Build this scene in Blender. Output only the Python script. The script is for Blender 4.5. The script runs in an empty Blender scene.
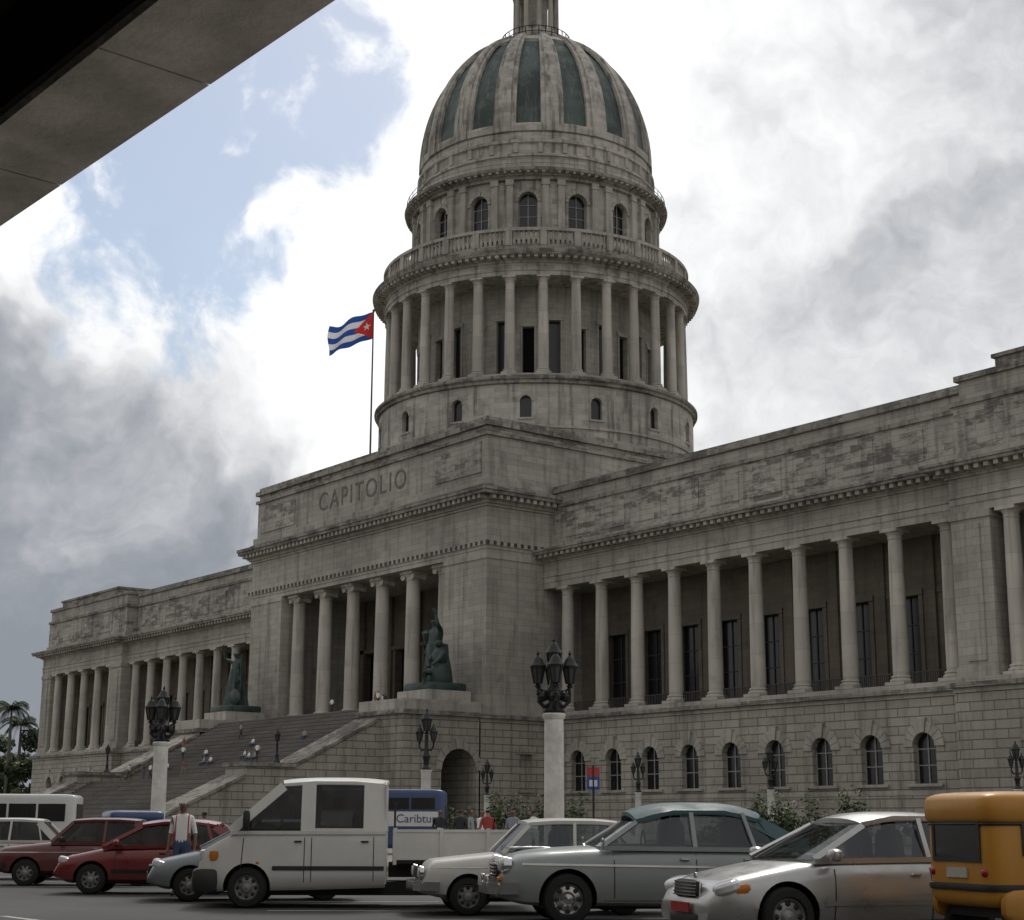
import bpy, math, random
import numpy as np
from mathutils import Vector, Matrix
random.seed(7)
pi=math.pi; rad=math.radians
sc=bpy.context.scene
COL=sc.collection
# ---------------------------------------------------------------- mesh builder
class M:
    def __init__(s): s.v=[];s.f=[];s.m=[];s.s=[]
    def add(s,vs,fs,mat=0,sm=False):
        o=len(s.v); s.v.extend([tuple(a) for a in vs])
        for f in fs: s.f.append([i+o for i in f]); s.m.append(mat); s.s.append(sm)
    def box(s,x0,x1,y0,y1,z0,z1,mat=0):
        x0,x1=min(x0,x1),max(x0,x1);y0,y1=min(y0,y1),max(y0,y1);z0,z1=min(z0,z1),max(z0,z1)
        s.add([(x0,y0,z0),(x1,y0,z0),(x1,y1,z0),(x0,y1,z0),(x0,y0,z1),(x1,y0,z1),(x1,y1,z1),(x0,y1,z1)],
              [(0,3,2,1),(4,5,6,7),(0,1,5,4),(1,2,6,5),(2,3,7,6),(3,0,4,7)],mat)
    def lathe(s,prof,c=(0,0,0),n=24,mat=0,sm=True,ax='z',ph=0,cap=True):
        vs=[];k=len(prof)
        for i in range(n):
            a=ph+2*pi*i/n;ca,sa=math.cos(a),math.sin(a)
            for r,z in prof:
                p=(r*ca,r*sa,z)
                if ax=='y': p=(p[0],p[2],p[1])
                if ax=='x': p=(p[2],p[0],p[1])
                vs.append((p[0]+c[0],p[1]+c[1],p[2]+c[2]))
        fs=[]
        for i in range(n):
            j=(i+1)%n
            for q in range(k-1): fs.append((i*k+q,j*k+q,j*k+q+1,i*k+q+1))
        s.add(vs,fs,mat,sm)
        if cap:
            o=len(s.v)-n*k
            if prof[0][0]>1e-4: s.f.append([o+i*k for i in range(n)][::-1]);s.m.append(mat);s.s.append(False)
            if prof[-1][0]>1e-4: s.f.append([o+i*k+k-1 for i in range(n)]);s.m.append(mat);s.s.append(False)
    def sq(s,c,r,e1=1,e2=1,n=12,mat=0,rot=None):
        def pw(a,e): return math.copysign(abs(a)**e,a)
        vs=[];k=n//2+1
        for i in range(n):
            a=2*pi*i/n
            for j in range(k):
                b=-pi/2+pi*j/(k-1)
                p=Vector((r[0]*pw(math.cos(b),e1)*pw(math.cos(a),e2),r[1]*pw(math.cos(b),e1)*pw(math.sin(a),e2),r[2]*pw(math.sin(b),e1)))
                if rot: p=rot@p
                vs.append((p.x+c[0],p.y+c[1],p.z+c[2]))
        fs=[]
        for i in range(n):
            q=(i+1)%n
            for j in range(k-1): fs.append((i*k+j,q*k+j,q*k+j+1,i*k+j+1))
        s.add(vs,fs,mat,True)
    def bar(s,p,q,wa,wb,mat=0,ref=(1,0,0)):
        p=Vector(p);q=Vector(q);d=(q-p).normalized();a=Vector(ref);a=a-d*a.dot(d)
        if a.length<1e-3: a=Vector((0,1,0));a=a-d*a.dot(d)
        a.normalize();b=d.cross(a);a*=wa/2;b*=wb/2
        s.add([p-a-b,p+a-b,p+a+b,p-a+b,q-a-b,q+a-b,q+a+b,q-a+b],[(0,3,2,1),(4,5,6,7),(0,1,5,4),(1,2,6,5),(2,3,7,6),(3,0,4,7)],mat)
    def tube(s,pts,r,n=8,mat=0):
        pts=[Vector(p) for p in pts];k=len(pts);rr=r if isinstance(r,(list,tuple)) else [r]*k
        vs=[]
        for i,p in enumerate(pts):
            d=(pts[min(i+1,k-1)]-pts[max(i-1,0)]).normalized()
            a=d.orthogonal().normalized() if abs(d.z)>.95 else d.cross(Vector((0,0,1))).normalized()
            if abs(d.z)>.95: a=Vector((1,0,0));a=(a-d*a.dot(d)).normalized()
            b=d.cross(a)
            for j in range(n):
                t=2*pi*j/n;vs.append(p+(a*math.cos(t)+b*math.sin(t))*rr[i])
        fs=[(i*n+j,i*n+(j+1)%n,(i+1)*n+(j+1)%n,(i+1)*n+j) for i in range(k-1) for j in range(n)]
        fs+=[tuple(range(n))[::-1],tuple((k-1)*n+j for j in range(n))]
        s.add(vs,fs,mat,True)
    def prism(s,poly,a0,a1,ax='x',mat=0):
        def P(u,v,a):
            return (a,u,v) if ax=='x' else ((u,a,v) if ax=='y' else (u,v,a))
        n=len(poly);vs=[P(u,v,a0) for u,v in poly]+[P(u,v,a1) for u,v in poly]
        fs=[tuple(range(n)),tuple(range(2*n-1,n-1,-1))]+[(i,i+n,(i+1)%n+n,(i+1)%n) for i in range(n)]
        s.add(vs,fs,mat)
    def mesh(s,name,mats,recalc=False,ang=38):
        me=bpy.data.meshes.new(name);me.from_pydata(s.v,[],s.f)
        for m in mats: me.materials.append(m)
        me.polygons.foreach_set('material_index',s.m);me.polygons.foreach_set('use_smooth',s.s)
        me.update()
        if recalc:
            import bmesh
            b=bmesh.new();b.from_mesh(me);bmesh.ops.recalc_face_normals(b,faces=b.faces);b.to_mesh(me);b.free()
        if any(s.s):
            try: me.set_sharp_from_angle(angle=rad(ang))
            except Exception: pass
        return me
    def build(s,name,mats,parent=None,recalc=False,ang=38):
        return place(name,s.mesh(name,mats,recalc,ang),parent)
def place(name,me,parent=None,loc=(0,0,0),rz=0,sc_=1):
    o=bpy.data.objects.new(name,me);COL.objects.link(o);o.location=loc;o.rotation_euler=(0,0,rz);o.scale=(sc_,)*3
    if parent: o.parent=parent
    return o
def empty(name,loc=(0,0,0),rz=0):
    o=bpy.data.objects.new(name,None);COL.objects.link(o);o.location=loc;o.rotation_euler=(0,0,rz);o.empty_display_size=.5
    return o
# ---------------------------------------------------------------- materials
def newmat(name):
    m=bpy.data.materials.new(name);m.use_nodes=True;nt=m.node_tree;b=nt.nodes['Principled BSDF'];return m,nt,b
def N(nt,t,**k):
    n=nt.nodes.new(t)
    for a,b in k.items(): setattr(n,a,b)
    return n
def mixc(nt,fac,a,b,mode='MIX'):
    n=N(nt,'ShaderNodeMix',data_type='RGBA',blend_type=mode)
    for i,x in ((0,fac),(6,a),(7,b)):
        if isinstance(x,(int,float)): n.inputs[i].default_value=x
        elif isinstance(x,tuple): n.inputs[i].default_value=(*x[:3],1)
        else: nt.links.new(x,n.inputs[i])
    return n.outputs[2]
def ramp(nt,fac,a,b,ca=0.,cb=1.):
    n=N(nt,'ShaderNodeMapRange',interpolation_type='SMOOTHSTEP')
    nt.links.new(fac,n.inputs[0]);n.inputs[1].default_value=a;n.inputs[2].default_value=b;n.inputs[3].default_value=ca;n.inputs[4].default_value=cb
    return n.outputs[0]
def math_(nt,op,a,b=None):
    n=N(nt,'ShaderNodeMath',operation=op)
    for i,x in ((0,a),(1,b)):
        if x is None: continue
        if isinstance(x,(int,float)): n.inputs[i].default_value=x
        else: nt.links.new(x,n.inputs[i])
    return n.outputs[0]
def noise(nt,vec,scale,detail=4,rough=.55,dist=0):
    n=N(nt,'ShaderNodeTexNoise');n.inputs['Scale'].default_value=scale;n.inputs['Detail'].default_value=detail;n.inputs['Roughness'].default_value=rough;n.inputs['Distortion'].default_value=dist
    if vec: nt.links.new(vec,n.inputs['Vector'])
    return n.outputs[0]
def vscale(nt,vec,s):
    n=N(nt,'ShaderNodeVectorMath',operation='MULTIPLY');nt.links.new(vec,n.inputs[0]);n.inputs[1].default_value=s;return n.outputs[0]
def stone(name,base,grime=.35,bw=1.7,bh=.62,mortar=.022,joint=.35,streak=.5,patch=0.,bump=.25):
    m,nt,b=newmat(name)
    g=N(nt,'ShaderNodeNewGeometry');pos=g.outputs['Position']
    sp=N(nt,'ShaderNodeSeparateXYZ');nt.links.new(pos,sp.inputs[0])
    u=math_(nt,'ADD',sp.outputs[0],sp.outputs[1])
    cb=N(nt,'ShaderNodeCombineXYZ');nt.links.new(u,cb.inputs[0]);nt.links.new(sp.outputs[2],cb.inputs[1])
    br=N(nt,'ShaderNodeTexBrick');nt.links.new(cb.outputs[0],br.inputs['Vector'])
    br.inputs['Scale'].default_value=1;br.inputs['Brick Width'].default_value=bw;br.inputs['Row Height'].default_value=bh
    br.inputs['Mortar Size'].default_value=mortar;br.inputs['Mortar Smooth'].default_value=.3
    br.inputs['Color1'].default_value=(.82,.82,.83,1);br.inputs['Color2'].default_value=(1.07,1.06,1.04,1);br.inputs['Mortar'].default_value=(.9,.9,.9,1)
    big=noise(nt,pos,.09,3,.6)
    c=mixc(nt,ramp(nt,big,.3,.7),tuple(x*.82 for x in base),tuple(min(1,x*1.13) for x in base))
    c=mixc(nt,.75,c,br.outputs['Color'],'MULTIPLY')
    st=noise(nt,vscale(nt,pos,(1.3,1.3,.10)),1.0,4,.62)
    c=mixc(nt,ramp(nt,st,.46,.72,0,streak),c,(.08,.073,.065))
    bl=noise(nt,pos,.55,5,.68)
    c=mixc(nt,ramp(nt,bl,.53,.73,0,grime),c,(.07,.065,.058))
    if patch>0:
        p2=noise(nt,vscale(nt,pos,(.16,.16,.42)),1,5,.7)
        bw2=N(nt,'ShaderNodeSeparateColor');nt.links.new(br.outputs['Color'],bw2.inputs[0])
        q=math_(nt,'ADD',p2,math_(nt,'MULTIPLY',math_(nt,'SUBTRACT',.95,bw2.outputs[0]),.8))
        fine=noise(nt,vscale(nt,pos,(.9,.9,3.0)),1.7,4,.75)
        q=math_(nt,'ADD',q,math_(nt,'MULTIPLY',math_(nt,'SUBTRACT',fine,.5),.8))
        c=mixc(nt,ramp(nt,q,.46,.68,0,patch),c,(.055,.05,.045))
    c=mixc(nt,math_(nt,'MULTIPLY',br.outputs['Fac'],joint),c,(.07,.065,.06))
    nt.links.new(c,b.inputs['Base Color']);b.inputs['Roughness'].default_value=.9
    b.inputs['Specular IOR Level'].default_value=.2
    bp=N(nt,'ShaderNodeBump');bp.inputs['Strength'].default_value=bump;bp.inputs['Distance'].default_value=.08
    h=math_(nt,'SUBTRACT',noise(nt,pos,1.5,3,.7),math_(nt,'MULTIPLY',br.outputs['Fac'],.8))
    nt.links.new(h,bp.inputs['Height']);nt.links.new(bp.outputs[0],b.inputs['Normal'])
    return m
def simple(name,col,rough=.5,metal=0,spec=.5,coat=0,var=.15,scale=3,bump=0):
    m,nt,b=newmat(name)
    tc=N(nt,'ShaderNodeTexCoord')
    nz=noise(nt,tc.outputs['Object'],scale,4,.6)
    c=mixc(nt,ramp(nt,nz,.3,.7),tuple(x*(1-var) for x in col),tuple(min(1,x*(1+var)) for x in col))
    nt.links.new(c,b.inputs['Base Color']);b.inputs['Roughness'].default_value=rough;b.inputs['Metallic'].default_value=metal
    b.inputs['Specular IOR Level'].default_value=spec;b.inputs['Coat Weight'].default_value=coat;b.inputs['Coat Roughness'].default_value=.06
    if bump:
        bp=N(nt,'ShaderNodeBump');bp.inputs['Strength'].default_value=bump;bp.inputs['Distance'].default_value=.05
        nt.links.new(noise(nt,tc.outputs['Object'],scale*6,3,.7),bp.inputs['Height']);nt.links.new(bp.outputs[0],b.inputs['Normal'])
    return m
def paint(name,col,metal=0.,rough=.35,dust=.35,coat=.6):
    m,nt,b=newmat(name)
    tc=N(nt,'ShaderNodeTexCoord');o=tc.outputs['Object']
    sp=N(nt,'ShaderNodeSeparateXYZ');nt.links.new(o,sp.inputs[0])
    nz=noise(nt,o,2.5,5,.65)
    low=ramp(nt,math_(nt,'ADD',sp.outputs[2],math_(nt,'MULTIPLY',nz,.5)),.35,1.0,dust,0)
    c=mixc(nt,ramp(nt,nz,.3,.75,.0,.12),col,(.12,.10,.08))
    c=mixc(nt,low,c,(.10,.085,.07))
    nt.links.new(c,b.inputs['Base Color']);b.inputs['Metallic'].default_value=metal
    nt.links.new(ramp(nt,nz,.3,.7,rough-.06,rough+.14),b.inputs['Roughness'])
    b.inputs['Coat Weight'].default_value=coat;b.inputs['Coat Roughness'].default_value=.1
    return m
def glass(name,tint,gl=.12):
    m=bpy.data.materials.new(name);m.use_nodes=True;nt=m.node_tree;nt.nodes.clear()
    o=N(nt,'ShaderNodeOutputMaterial');t=N(nt,'ShaderNodeBsdfTransparent');t.inputs[0].default_value=(*tint,1)
    g=N(nt,'ShaderNodeBsdfGlossy');g.inputs['Roughness'].default_value=.04;g.inputs[0].default_value=(.9,.92,.95,1)
    lw=N(nt,'ShaderNodeLayerWeight');lw.inputs[0].default_value=.2
    mx=N(nt,'ShaderNodeMixShader');nt.links.new(ramp(nt,lw.outputs['Fresnel'],0,1,gl,.85),mx.inputs[0])
    nt.links.new(t.outputs[0],mx.inputs[1]);nt.links.new(g.outputs[0],mx.inputs[2]);nt.links.new(mx.outputs[0],o.inputs[0]);return m

BASE=(.40,.372,.328)
S_WALL=stone('limestone_wall',BASE,grime=.3,streak=.45)
S_PLAIN=stone('limestone_smooth',(.425,.395,.35),grime=.32,joint=.1,streak=.48)
S_COL=stone('column_stone',(.51,.47,.415),grime=.23,bw=50,bh=2.6,joint=.25,streak=.48,bump=.12)
S_RUST=stone('rusticated_stone',(.39,.358,.31),grime=.32,bw=2.1,bh=.68,mortar=.05,joint=.6,streak=.42,bump=.6)
S_ATTIC=stone('stained_attic_stone',(.40,.37,.33),grime=.36,bw=1.7,bh=.5,joint=.35,streak=.48,patch=.64)
S_ATTIC2=stone('weathered_attic_stone',(.395,.367,.325),grime=.3,bw=1.9,bh=.62,joint=.3,streak=.5,patch=.16)
S_COPE=stone('coping_stone',(.32,.297,.263),grime=.6,bw=2.2,bh=.6,joint=.3,streak=.85,patch=.62)
S_DOME=stone('dome_stone',(.465,.435,.388),grime=.38,joint=.15,streak=.75,patch=.22)
S_STEP=stone('granite_steps',(.19,.175,.155),grime=.4,bw=3,bh=.45,mortar=.05,joint=.6,streak=.2)
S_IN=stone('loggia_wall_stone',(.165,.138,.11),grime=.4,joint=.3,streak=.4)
def green():
    m,nt,b=newmat('dome_green_panels');g=N(nt,'ShaderNodeNewGeometry');pos=g.outputs['Position']
    n1=noise(nt,pos,.25,5,.65);n2=noise(nt,vscale(nt,pos,(1.6,1.6,.2)),1,5,.65)
    c=mixc(nt,ramp(nt,n1,.38,.62),(.03,.042,.038),(.075,.105,.092));c=mixc(nt,ramp(nt,n2,.5,.72,0,.7),c,(.18,.175,.155))
    nt.links.new(c,b.inputs['Base Color']);b.inputs['Roughness'].default_value=.65;return m
S_GREEN=green()
DARK=simple('dark_window_glass',(.012,.012,.013),rough=.2,spec=.5)
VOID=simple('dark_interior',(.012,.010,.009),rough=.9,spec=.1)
FRAME=simple('weathered_window_frame',(.28,.27,.25),rough=.7)
RAILM=simple('dark_iron_railing',(.05,.045,.04),rough=.7)
LETT=simple('weathered_relief_lettering',(.15,.137,.12),rough=.9,var=.28,scale=1.2)
BRONZE=simple('green_bronze',(.035,.055,.047),rough=.6,metal=.2,var=.5,scale=.6,bump=.3)
IRON=simple('black_iron',(.008,.009,.009),rough=.5,metal=.1)
POSTW=simple('painted_white_post',(.60,.58,.54),rough=.7,var=.18,scale=2,bump=.1)
LAMPGL=simple('frosted_lamp_glass',(.05,.053,.05),rough=.3)
def ground_mat(name,a,b_,sc1,rough=.9):
    m,nt,b=newmat(name);g=N(nt,'ShaderNodeNewGeometry');pos=g.outputs['Position']
    n1=noise(nt,pos,sc1,6,.65);n2=noise(nt,pos,sc1*22,3,.7)
    c=mixc(nt,ramp(nt,n1,.35,.65),a,b_);c=mixc(nt,ramp(nt,n2,.3,.7,0,.45),c,tuple(x*.6 for x in a))
    nt.links.new(c,b.inputs['Base Color']);b.inputs['Roughness'].default_value=rough
    bp=N(nt,'ShaderNodeBump');bp.inputs['Strength'].default_value=.3;bp.inputs['Distance'].default_value=.02;nt.links.new(n2,bp.inputs['Height']);nt.links.new(bp.outputs[0],b.inputs['Normal'])
    return m
ASPH=ground_mat('asphalt',(.045,.044,.043),(.075,.072,.07),.35,.8)
PAVE=ground_mat('concrete_paving',(.20,.185,.165),(.27,.25,.22),.3)
GRASS=ground_mat('lawn_grass',(.035,.055,.018),(.07,.085,.03),.5)
EARTH=ground_mat('dry_ground',(.10,.09,.07),(.14,.13,.10),.05)
KERB=ground_mat('kerb_concrete',(.22,.21,.19),(.30,.28,.25),.8)
MARK=ground_mat('worn_road_paint',(.45,.45,.43),(.65,.65,.62),1.5)

# ---------------------------------------------------------------- opening panels
def panel(mb,mp,x0,x1,z0,z1,cx,w,zs,zt,arch=True,depth=.5,mw=0,mg=1,mf=2,trim=.0,mull=True,trimw=.4,mtrim=None):
    r=w/2;zsp=zt-r if arch else zt
    a,b=cx-r,cx+r
    q=lambda pts,mat=mw:mb.add([mp(*p) for p in pts],[tuple(range(len(pts)))],mat)
    n=10
    if arch: arc=[(cx-r*math.cos(pi*i/n),zsp+r*math.sin(pi*i/n)) for i in range(n+1)]
    else: arc=[(a,zt),(b,zt)]
    if zs>z0: q([(x0,z0,0),(a,z0,0),(a,zs,0),(x0,zs,0)]);q([(a,z0,0),(b,z0,0),(b,zs,0),(a,zs,0)]);q([(b,z0,0),(x1,z0,0),(x1,zs,0),(b,zs,0)])
    q([(x0,zs,0),(a,zs,0),(a,zsp,0),(x0,zsp,0)]);q([(b,zs,0),(x1,zs,0),(x1,zsp,0),(b,zsp,0)])
    q([(x0,zsp,0),(a,zsp,0),(a,z1,0),(x0,z1,0)]);q([(b,zsp,0),(x1,zsp,0),(x1,z1,0),(b,z1,0)])
    for i in range(len(arc)-1):
        (u,v),(u2,v2)=arc[i],arc[i+1];q([(u,v,0),(u2,v2,0),(u2,z1,0),(u,z1,0)])
    con=[(a,zs)]+arc+[(b,zs)]
    for i in range(len(con)):
        (u,v),(u2,v2)=con[i],con[(i+1)%len(con)];q([(u,v,0),(u,v,-depth),(u2,v2,-depth),(u2,v2,0)])
    q([(u,v,-depth) for u,v in con[::-1]],mg)
    def bx(u0,u1,v0,v1,d0,d1,mat):
        P=[mp(u,v,d) for d in(d0,d1) for u,v in((u0,v0),(u1,v0),(u1,v1),(u0,v1))]
        mb.add(P,[(0,3,2,1),(4,5,6,7),(0,1,5,4),(1,2,6,5),(2,3,7,6),(3,0,4,7)],mat)
    if mull:
        e=.05
        bx(cx-e,cx+e,zs,zt-.02,-depth+.02,-depth+.09,mf)
        for k in(.36,.68): zz=zs+(zt-zs)*k;bx(a,b,zz-e*.8,zz+e*.8,-depth+.015,-depth+.08,mf)
        bx(a,a+.1,zs,zsp,-depth+.02,-depth+.1,mf);bx(b-.1,b,zs,zsp,-depth+.02,-depth+.1,mf)
    if trim>0:
        mt=mw if mtrim is None else mtrim
        bx(a-trimw*.7,b+trimw*.7,zs-.22,zs-.003,-.02,trim*1.8,mt)
        if arch:
            nv=9
            for i in range(nv):
                t0=pi*(i+.04)/nv;t1=pi*(i+.96)/nv;R=r+trimw*(1.35 if i==nv//2 else 1)
                P=[(cx-rr*math.cos(t),zsp+rr*math.sin(t)) for rr,t in((r+.002,t0),(R,t0),(R,t1),(r+.002,t1))]
                V=[mp(u,v,d) for d in(-.02,trim*(1.7 if i==nv//2 else 1)) for u,v in P]
                mb.add(V,[(0,3,2,1),(4,5,6,7),(0,1,5,4),(1,2,6,5),(2,3,7,6),(3,0,4,7)],mt)
        else:
            bx(a-trimw,a-.003,zs,zt,-.02,trim,mt);bx(b+.003,b+trimw,zs,zt,-.02,trim,mt);bx(a-trimw-.1,b+trimw+.1,zt+.003,zt+.45,-.02,trim*2,mt)
# ================================================================= CAPITOL
cap=empty('capitol_building')
CM=[S_WALL,DARK,FRAME,S_PLAIN,S_RUST,S_ATTIC,S_COPE,S_IN,VOID,S_STEP,RAILM,S_ATTIC2]
ZB,ZT,ZC,ZP=12.0,24.3,28.05,34.9
def column(name,r,h,n=22,ion=False):
    b=M()
    pl=r*1.42
    b.box(-pl,pl,-pl,pl,0,.32*r*1.2)
    z0=.32*r*1.2
    b.lathe([(r*1.36,z0),(r*1.42,z0+.16*r),(r*1.36,z0+.32*r),(r*1.18,z0+.40*r),(r*1.17,z0+.48*r),(r*1.27,z0+.6*r),(r*1.2,z0+.74*r),(r*1.04,z0+.8*r)],n=n,cap=False)
    zt=h-1.25*r
    pr=[]
    for i in range(9):
        t=i/8;pr.append((r*(1-.15*t**1.7),z0+.8*r+t*(zt-z0-.8*r)))
    b.lathe(pr,n=n,cap=False)
    rt=r*.85
    b.lathe([(rt,zt),(rt*1.1,zt+.04*r),(rt*1.1,zt+.14*r),(rt*1.0,zt+.18*r),(rt*1.02,zt+.45*r),(rt*1.3,zt+.75*r),(rt*1.38,zt+.85*r)],n=n,cap=False)
    if ion:
        for sx in(-1,1):
            b.lathe([(.0,-rt*1.15),(.46*r,-rt*1.15),(.34*r,-.2*r),(.34*r,.2*r),(.46*r,rt*1.15),(0,rt*1.15)],c=(sx*rt*1.18,0,zt+.62*r),n=12,ax='y',cap=False)
    a=rt*1.48
    b.box(-a,a,-a,a,zt+.85*r,h)
    return b.mesh(name,[S_COL])
colW=column('wing_column',.66,ZT-ZB)
colP=column('portico_column',.84,27.3-12.6,ion=True)
colR=column('rotunda_column',.60,61.4-49.9,n=16)

def entab(mb,x0,x1,yf,za,zc,proj,sides=(False,False),m=3,step=.85,yb=6):
    h=zc-za
    mb.box(x0,x1,yf,yb,za,za+h*.16,m);mb.box(x0-.0,x1,yf-.06,yb,za+h*.16+.001,za+h*.30,m)
    mb.box(x0,x1,yf-.16,yb,za+h*.30+.001,za+h*.35,m)
    mb.box(x0,x1,yf-.03,yb,za+h*.35+.001,za+h*.70,0)
    def lay(d,z0,z1,mat):
        mb.box(x0-(d if sides[0] else 0),x1+(d if sides[1] else 0),yf-d,yb+.5,z0,z1,mat)
    lay(.22,za+h*.70+.001,za+h*.75,m)
    lay(.38,za+h*.75+.001,za+h*.84,m)
    lay(proj*.92,za+h*.87+.001,za+h*.94,6);lay(proj,za+h*.94+.001,zc,6)
    n=int((x1-x0)/step)
    for i in range(n+1):
        x=x0+(x1-x0)*i/n
        mb.box(x-.2,x+.2,yf-proj*.8,yf-.3,za+h*.78,za+h*.87,m)
    for k,sd in enumerate(sides):
        if sd:
            xs=(x0,-1) if k==0 else (x1,1)
            y=yf
            while y<yb-.3:
                mb.box(xs[0]+xs[1]*.3,xs[0]+xs[1]*proj*.8,y-.2,y+.2,za+h*.78,za+h*.87,m);y+=step
    mb.box(x0-(.4 if sides[0] else 0),x1+(.4 if sides[1] else 0),yf-.4,yb,za+h*.842,za+h*.871,m)

for s,nm in((1,'north_wing'),(-1,'south_wing')):
    b=M()
    W0,W1,W2=23.6,73.55,103.5
    YP=-.95
    def mpf(yf):
        return (lambda u,v,d:(u,yf-d,v)) if s>0 else (lambda u,v,d:(-u,yf-d,v))
    mp=mpf(YP)
    cols=[71.98-5.052*k for k in range(10)]
    edges=[73.55-.0]+[c for c in cols[1:-1]]+[W0]
    for k in range(9):
        cx=cols[k]-2.526
        xa=edges[k+1] if k<8 else W0;xb=edges[k]
        panel(b,mp,xa,xb,1.2,10.9,cx,2.1,4.5,8.3,depth=.55,mw=4,trim=.14,trimw=.85,mtrim=3)
    b.box(s*W0,s*W1,YP-.25,30,0,1.15,4);b.box(s*W0,s*W1,YP-.12,4,1.15,1.5,3)
    b.box(s*W0,s*W1,YP-.06,-.3,3.65,4.0,3)
    b.box(s*W0,s*W1,YP-.1,4,10.9,11.25,3);b.box(s*W0,s*W1,YP-.45,4,11.253,11.6,6);b.box(s*W0,s*W1,YP+.05,4.2,11.603,ZB,3)
    mp=mpf(4.2)
    for k in range(9):
        cx=cols[k]-2.526;xa=cols[k]-5.052 if k<8 else W0;xb=cols[k] if k>0 else W1
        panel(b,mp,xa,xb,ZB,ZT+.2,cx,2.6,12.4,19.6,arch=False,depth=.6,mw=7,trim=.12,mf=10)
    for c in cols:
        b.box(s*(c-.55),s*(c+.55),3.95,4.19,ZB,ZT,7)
    for k in range(9):
        xa=cols[k+1]+.9;xb=cols[k]-.9
        b.box(s*xa,s*xb,-.06,.06,ZB+.92,ZB+1.0,10)
        n=16
        for i in range(n+1):
            x=xa+(xb-xa)*i/n;b.box(s*(x-.03),s*(x+.03),-.03,.03,ZB,ZB+.92,10)
    for i,c in enumerate(cols): place('wing_column_%d'%i,colW,cap,(s*c,0,ZB))
    xs=sorted((s*W0,s*W1))
    entab(b,xs[0],xs[1],-.72,ZT,ZC,1.55)
    b.box(s*W0,s*W1,6.6,42,ZB,ZC-.1,0)
    b.box(s*W0,s*W1,.25,3,ZC,ZC+.9,11);b.box(s*W0,s*W1,.5,3,ZC+.9,ZC+4.6,5)
    b.box(s*W0,s*W1,.32,3,ZC+4.6,ZC+4.95,6);b.box(s*W0,s*W1,.62,3.1,ZC+4.95,ZP-.75,11)
    b.box(s*W0,s*W1,.35,3.3,ZP-.75,ZP-.35,6);b.box(s*W0,s*W1,.55,3.2,ZP-.35,ZP,6)
    b.box(s*W0,s*W1,3.0,42,ZC-.1,ZP-1.2,6)
    x=W0+2.2
    while x<W1-4:
        b.box(s*x,s*(x+3.6),.43,.55,ZC+1.4,ZC+4.1,5)
        x+=5.05
    # ---- pavilion
    YV=-2.35
    mp=mpf(YV)
    xe=[W1,83.4,88.5,93.6,W2]
    for k in range(4):
        cx=(max(xe[k],78.3)+min(xe[k+1],98.7))/2
        panel(b,mp,xe[k],xe[k+1],1.2,10.9,cx,2.1,4.5,8.3,depth=.55,mw=4,trim=.14,trimw=.85,mtrim=3)
    for X in (W1,W2):
        sg=-1 if X==W1 else 1
        b.add([(s*X,YV,1.2),(s*X,30 if sg>0 else YP,1.2),(s*X,30 if sg>0 else YP,10.9),(s*X,YV,10.9)],[(0,1,2,3)],4)
    b.box(s*(W1-.2),s*(W2+.25),YV-.25,30,0,1.16,4);b.box(s*(W1-.1),s*(W2+.12),YV-.12,30,1.16,1.51,3)
    b.box(s*(W1-.05),s*(W2+.05),YV-.06,YV+1,3.66,4.01,3)
    b.box(s*(W1-.1),s*(W2+.1),YV-.1,30,10.9,11.26,3);b.box(s*(W1-.4),s*(W2+.45),YV-.45,30,11.263,11.61,6);b.box(s*(W1),s*(W2-.05),YV+.1,30,11.613,ZB+.003,3)
    b.box(s*(W1+.002),s*77.0,-1.67,6,ZB+.003,ZT,0);b.box(s*100.0,s*W2,-1.67,30,ZB+.003,ZT,0)
    b.box(s*(W1+.9),s*76.1,-1.79,-1.6,ZB+1.2,ZT-1.0,0);b.box(s*100.9,s*102.6,-1.79,-1.6,ZB+1.2,ZT-1.0,0)
    b.box(s*(W1-.06),s*77.1,-1.8,6.02,ZT-.55,ZT-.01,3);b.box(s*99.9,s*(W2+.1),-1.8,6.02,ZT-.55,ZT-.01,3)
    b.box(s*(W1-.08),s*77.12,-1.84,6.04,ZB+.004,ZB+.8,3);b.box(s*99.88,s*(W2+.12),-1.84,6.04,ZB+.004,ZB+.8,3)
    pc=[78.3,83.4,88.5,93.6,98.7]
    mp=mpf(3.0)
    for k in range(4):
        cx=(pc[k]+pc[k+1])/2
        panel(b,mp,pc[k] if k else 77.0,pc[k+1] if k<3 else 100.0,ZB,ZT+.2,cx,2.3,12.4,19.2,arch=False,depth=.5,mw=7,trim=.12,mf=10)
    for i,c in enumerate(pc): place('pavilion_column_%d'%i,colW,cap,(s*c,-.85,ZB+.004))
    xs=sorted((s*W1,s*W2))
    entab(b,xs[0],xs[1],-1.67,ZT+.002,ZC+.002,1.55,(True,True) ,yb=6.3)
    b.box(s*(W1+.5),s*(W2-.003),6.8,42,ZB,ZC+.5,0)
    ZQ=36.1
    b.box(s*(W1+.1),s*(W2-.1),-1.35,30,ZC+.002,ZC+.9,11);b.box(s*(W1+.4),s*(W2-.2),-1.1,30,ZC+.9,ZC+4.6,5)
    b.box(s*(W1+.15),s*(W2-.1),-1.3,30,ZC+4.6,ZC+4.97,6);b.box(s*(W1+.9),s*(W2-.3),-.9,30,ZC+4.97,ZQ-1.5,11)
    b.box(s*(W1+.6),s*(W2-.15),-1.15,30.2,ZQ-1.5,ZQ-1.05,6);b.box(s*(W1+4.2),s*(W2-4.2),-.8,30,ZQ-1.05,ZQ-.3,6);b.box(s*(W1+4.0),s*(W2-4.0),-1.0,30.1,ZQ-.3,ZQ,6)
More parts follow.
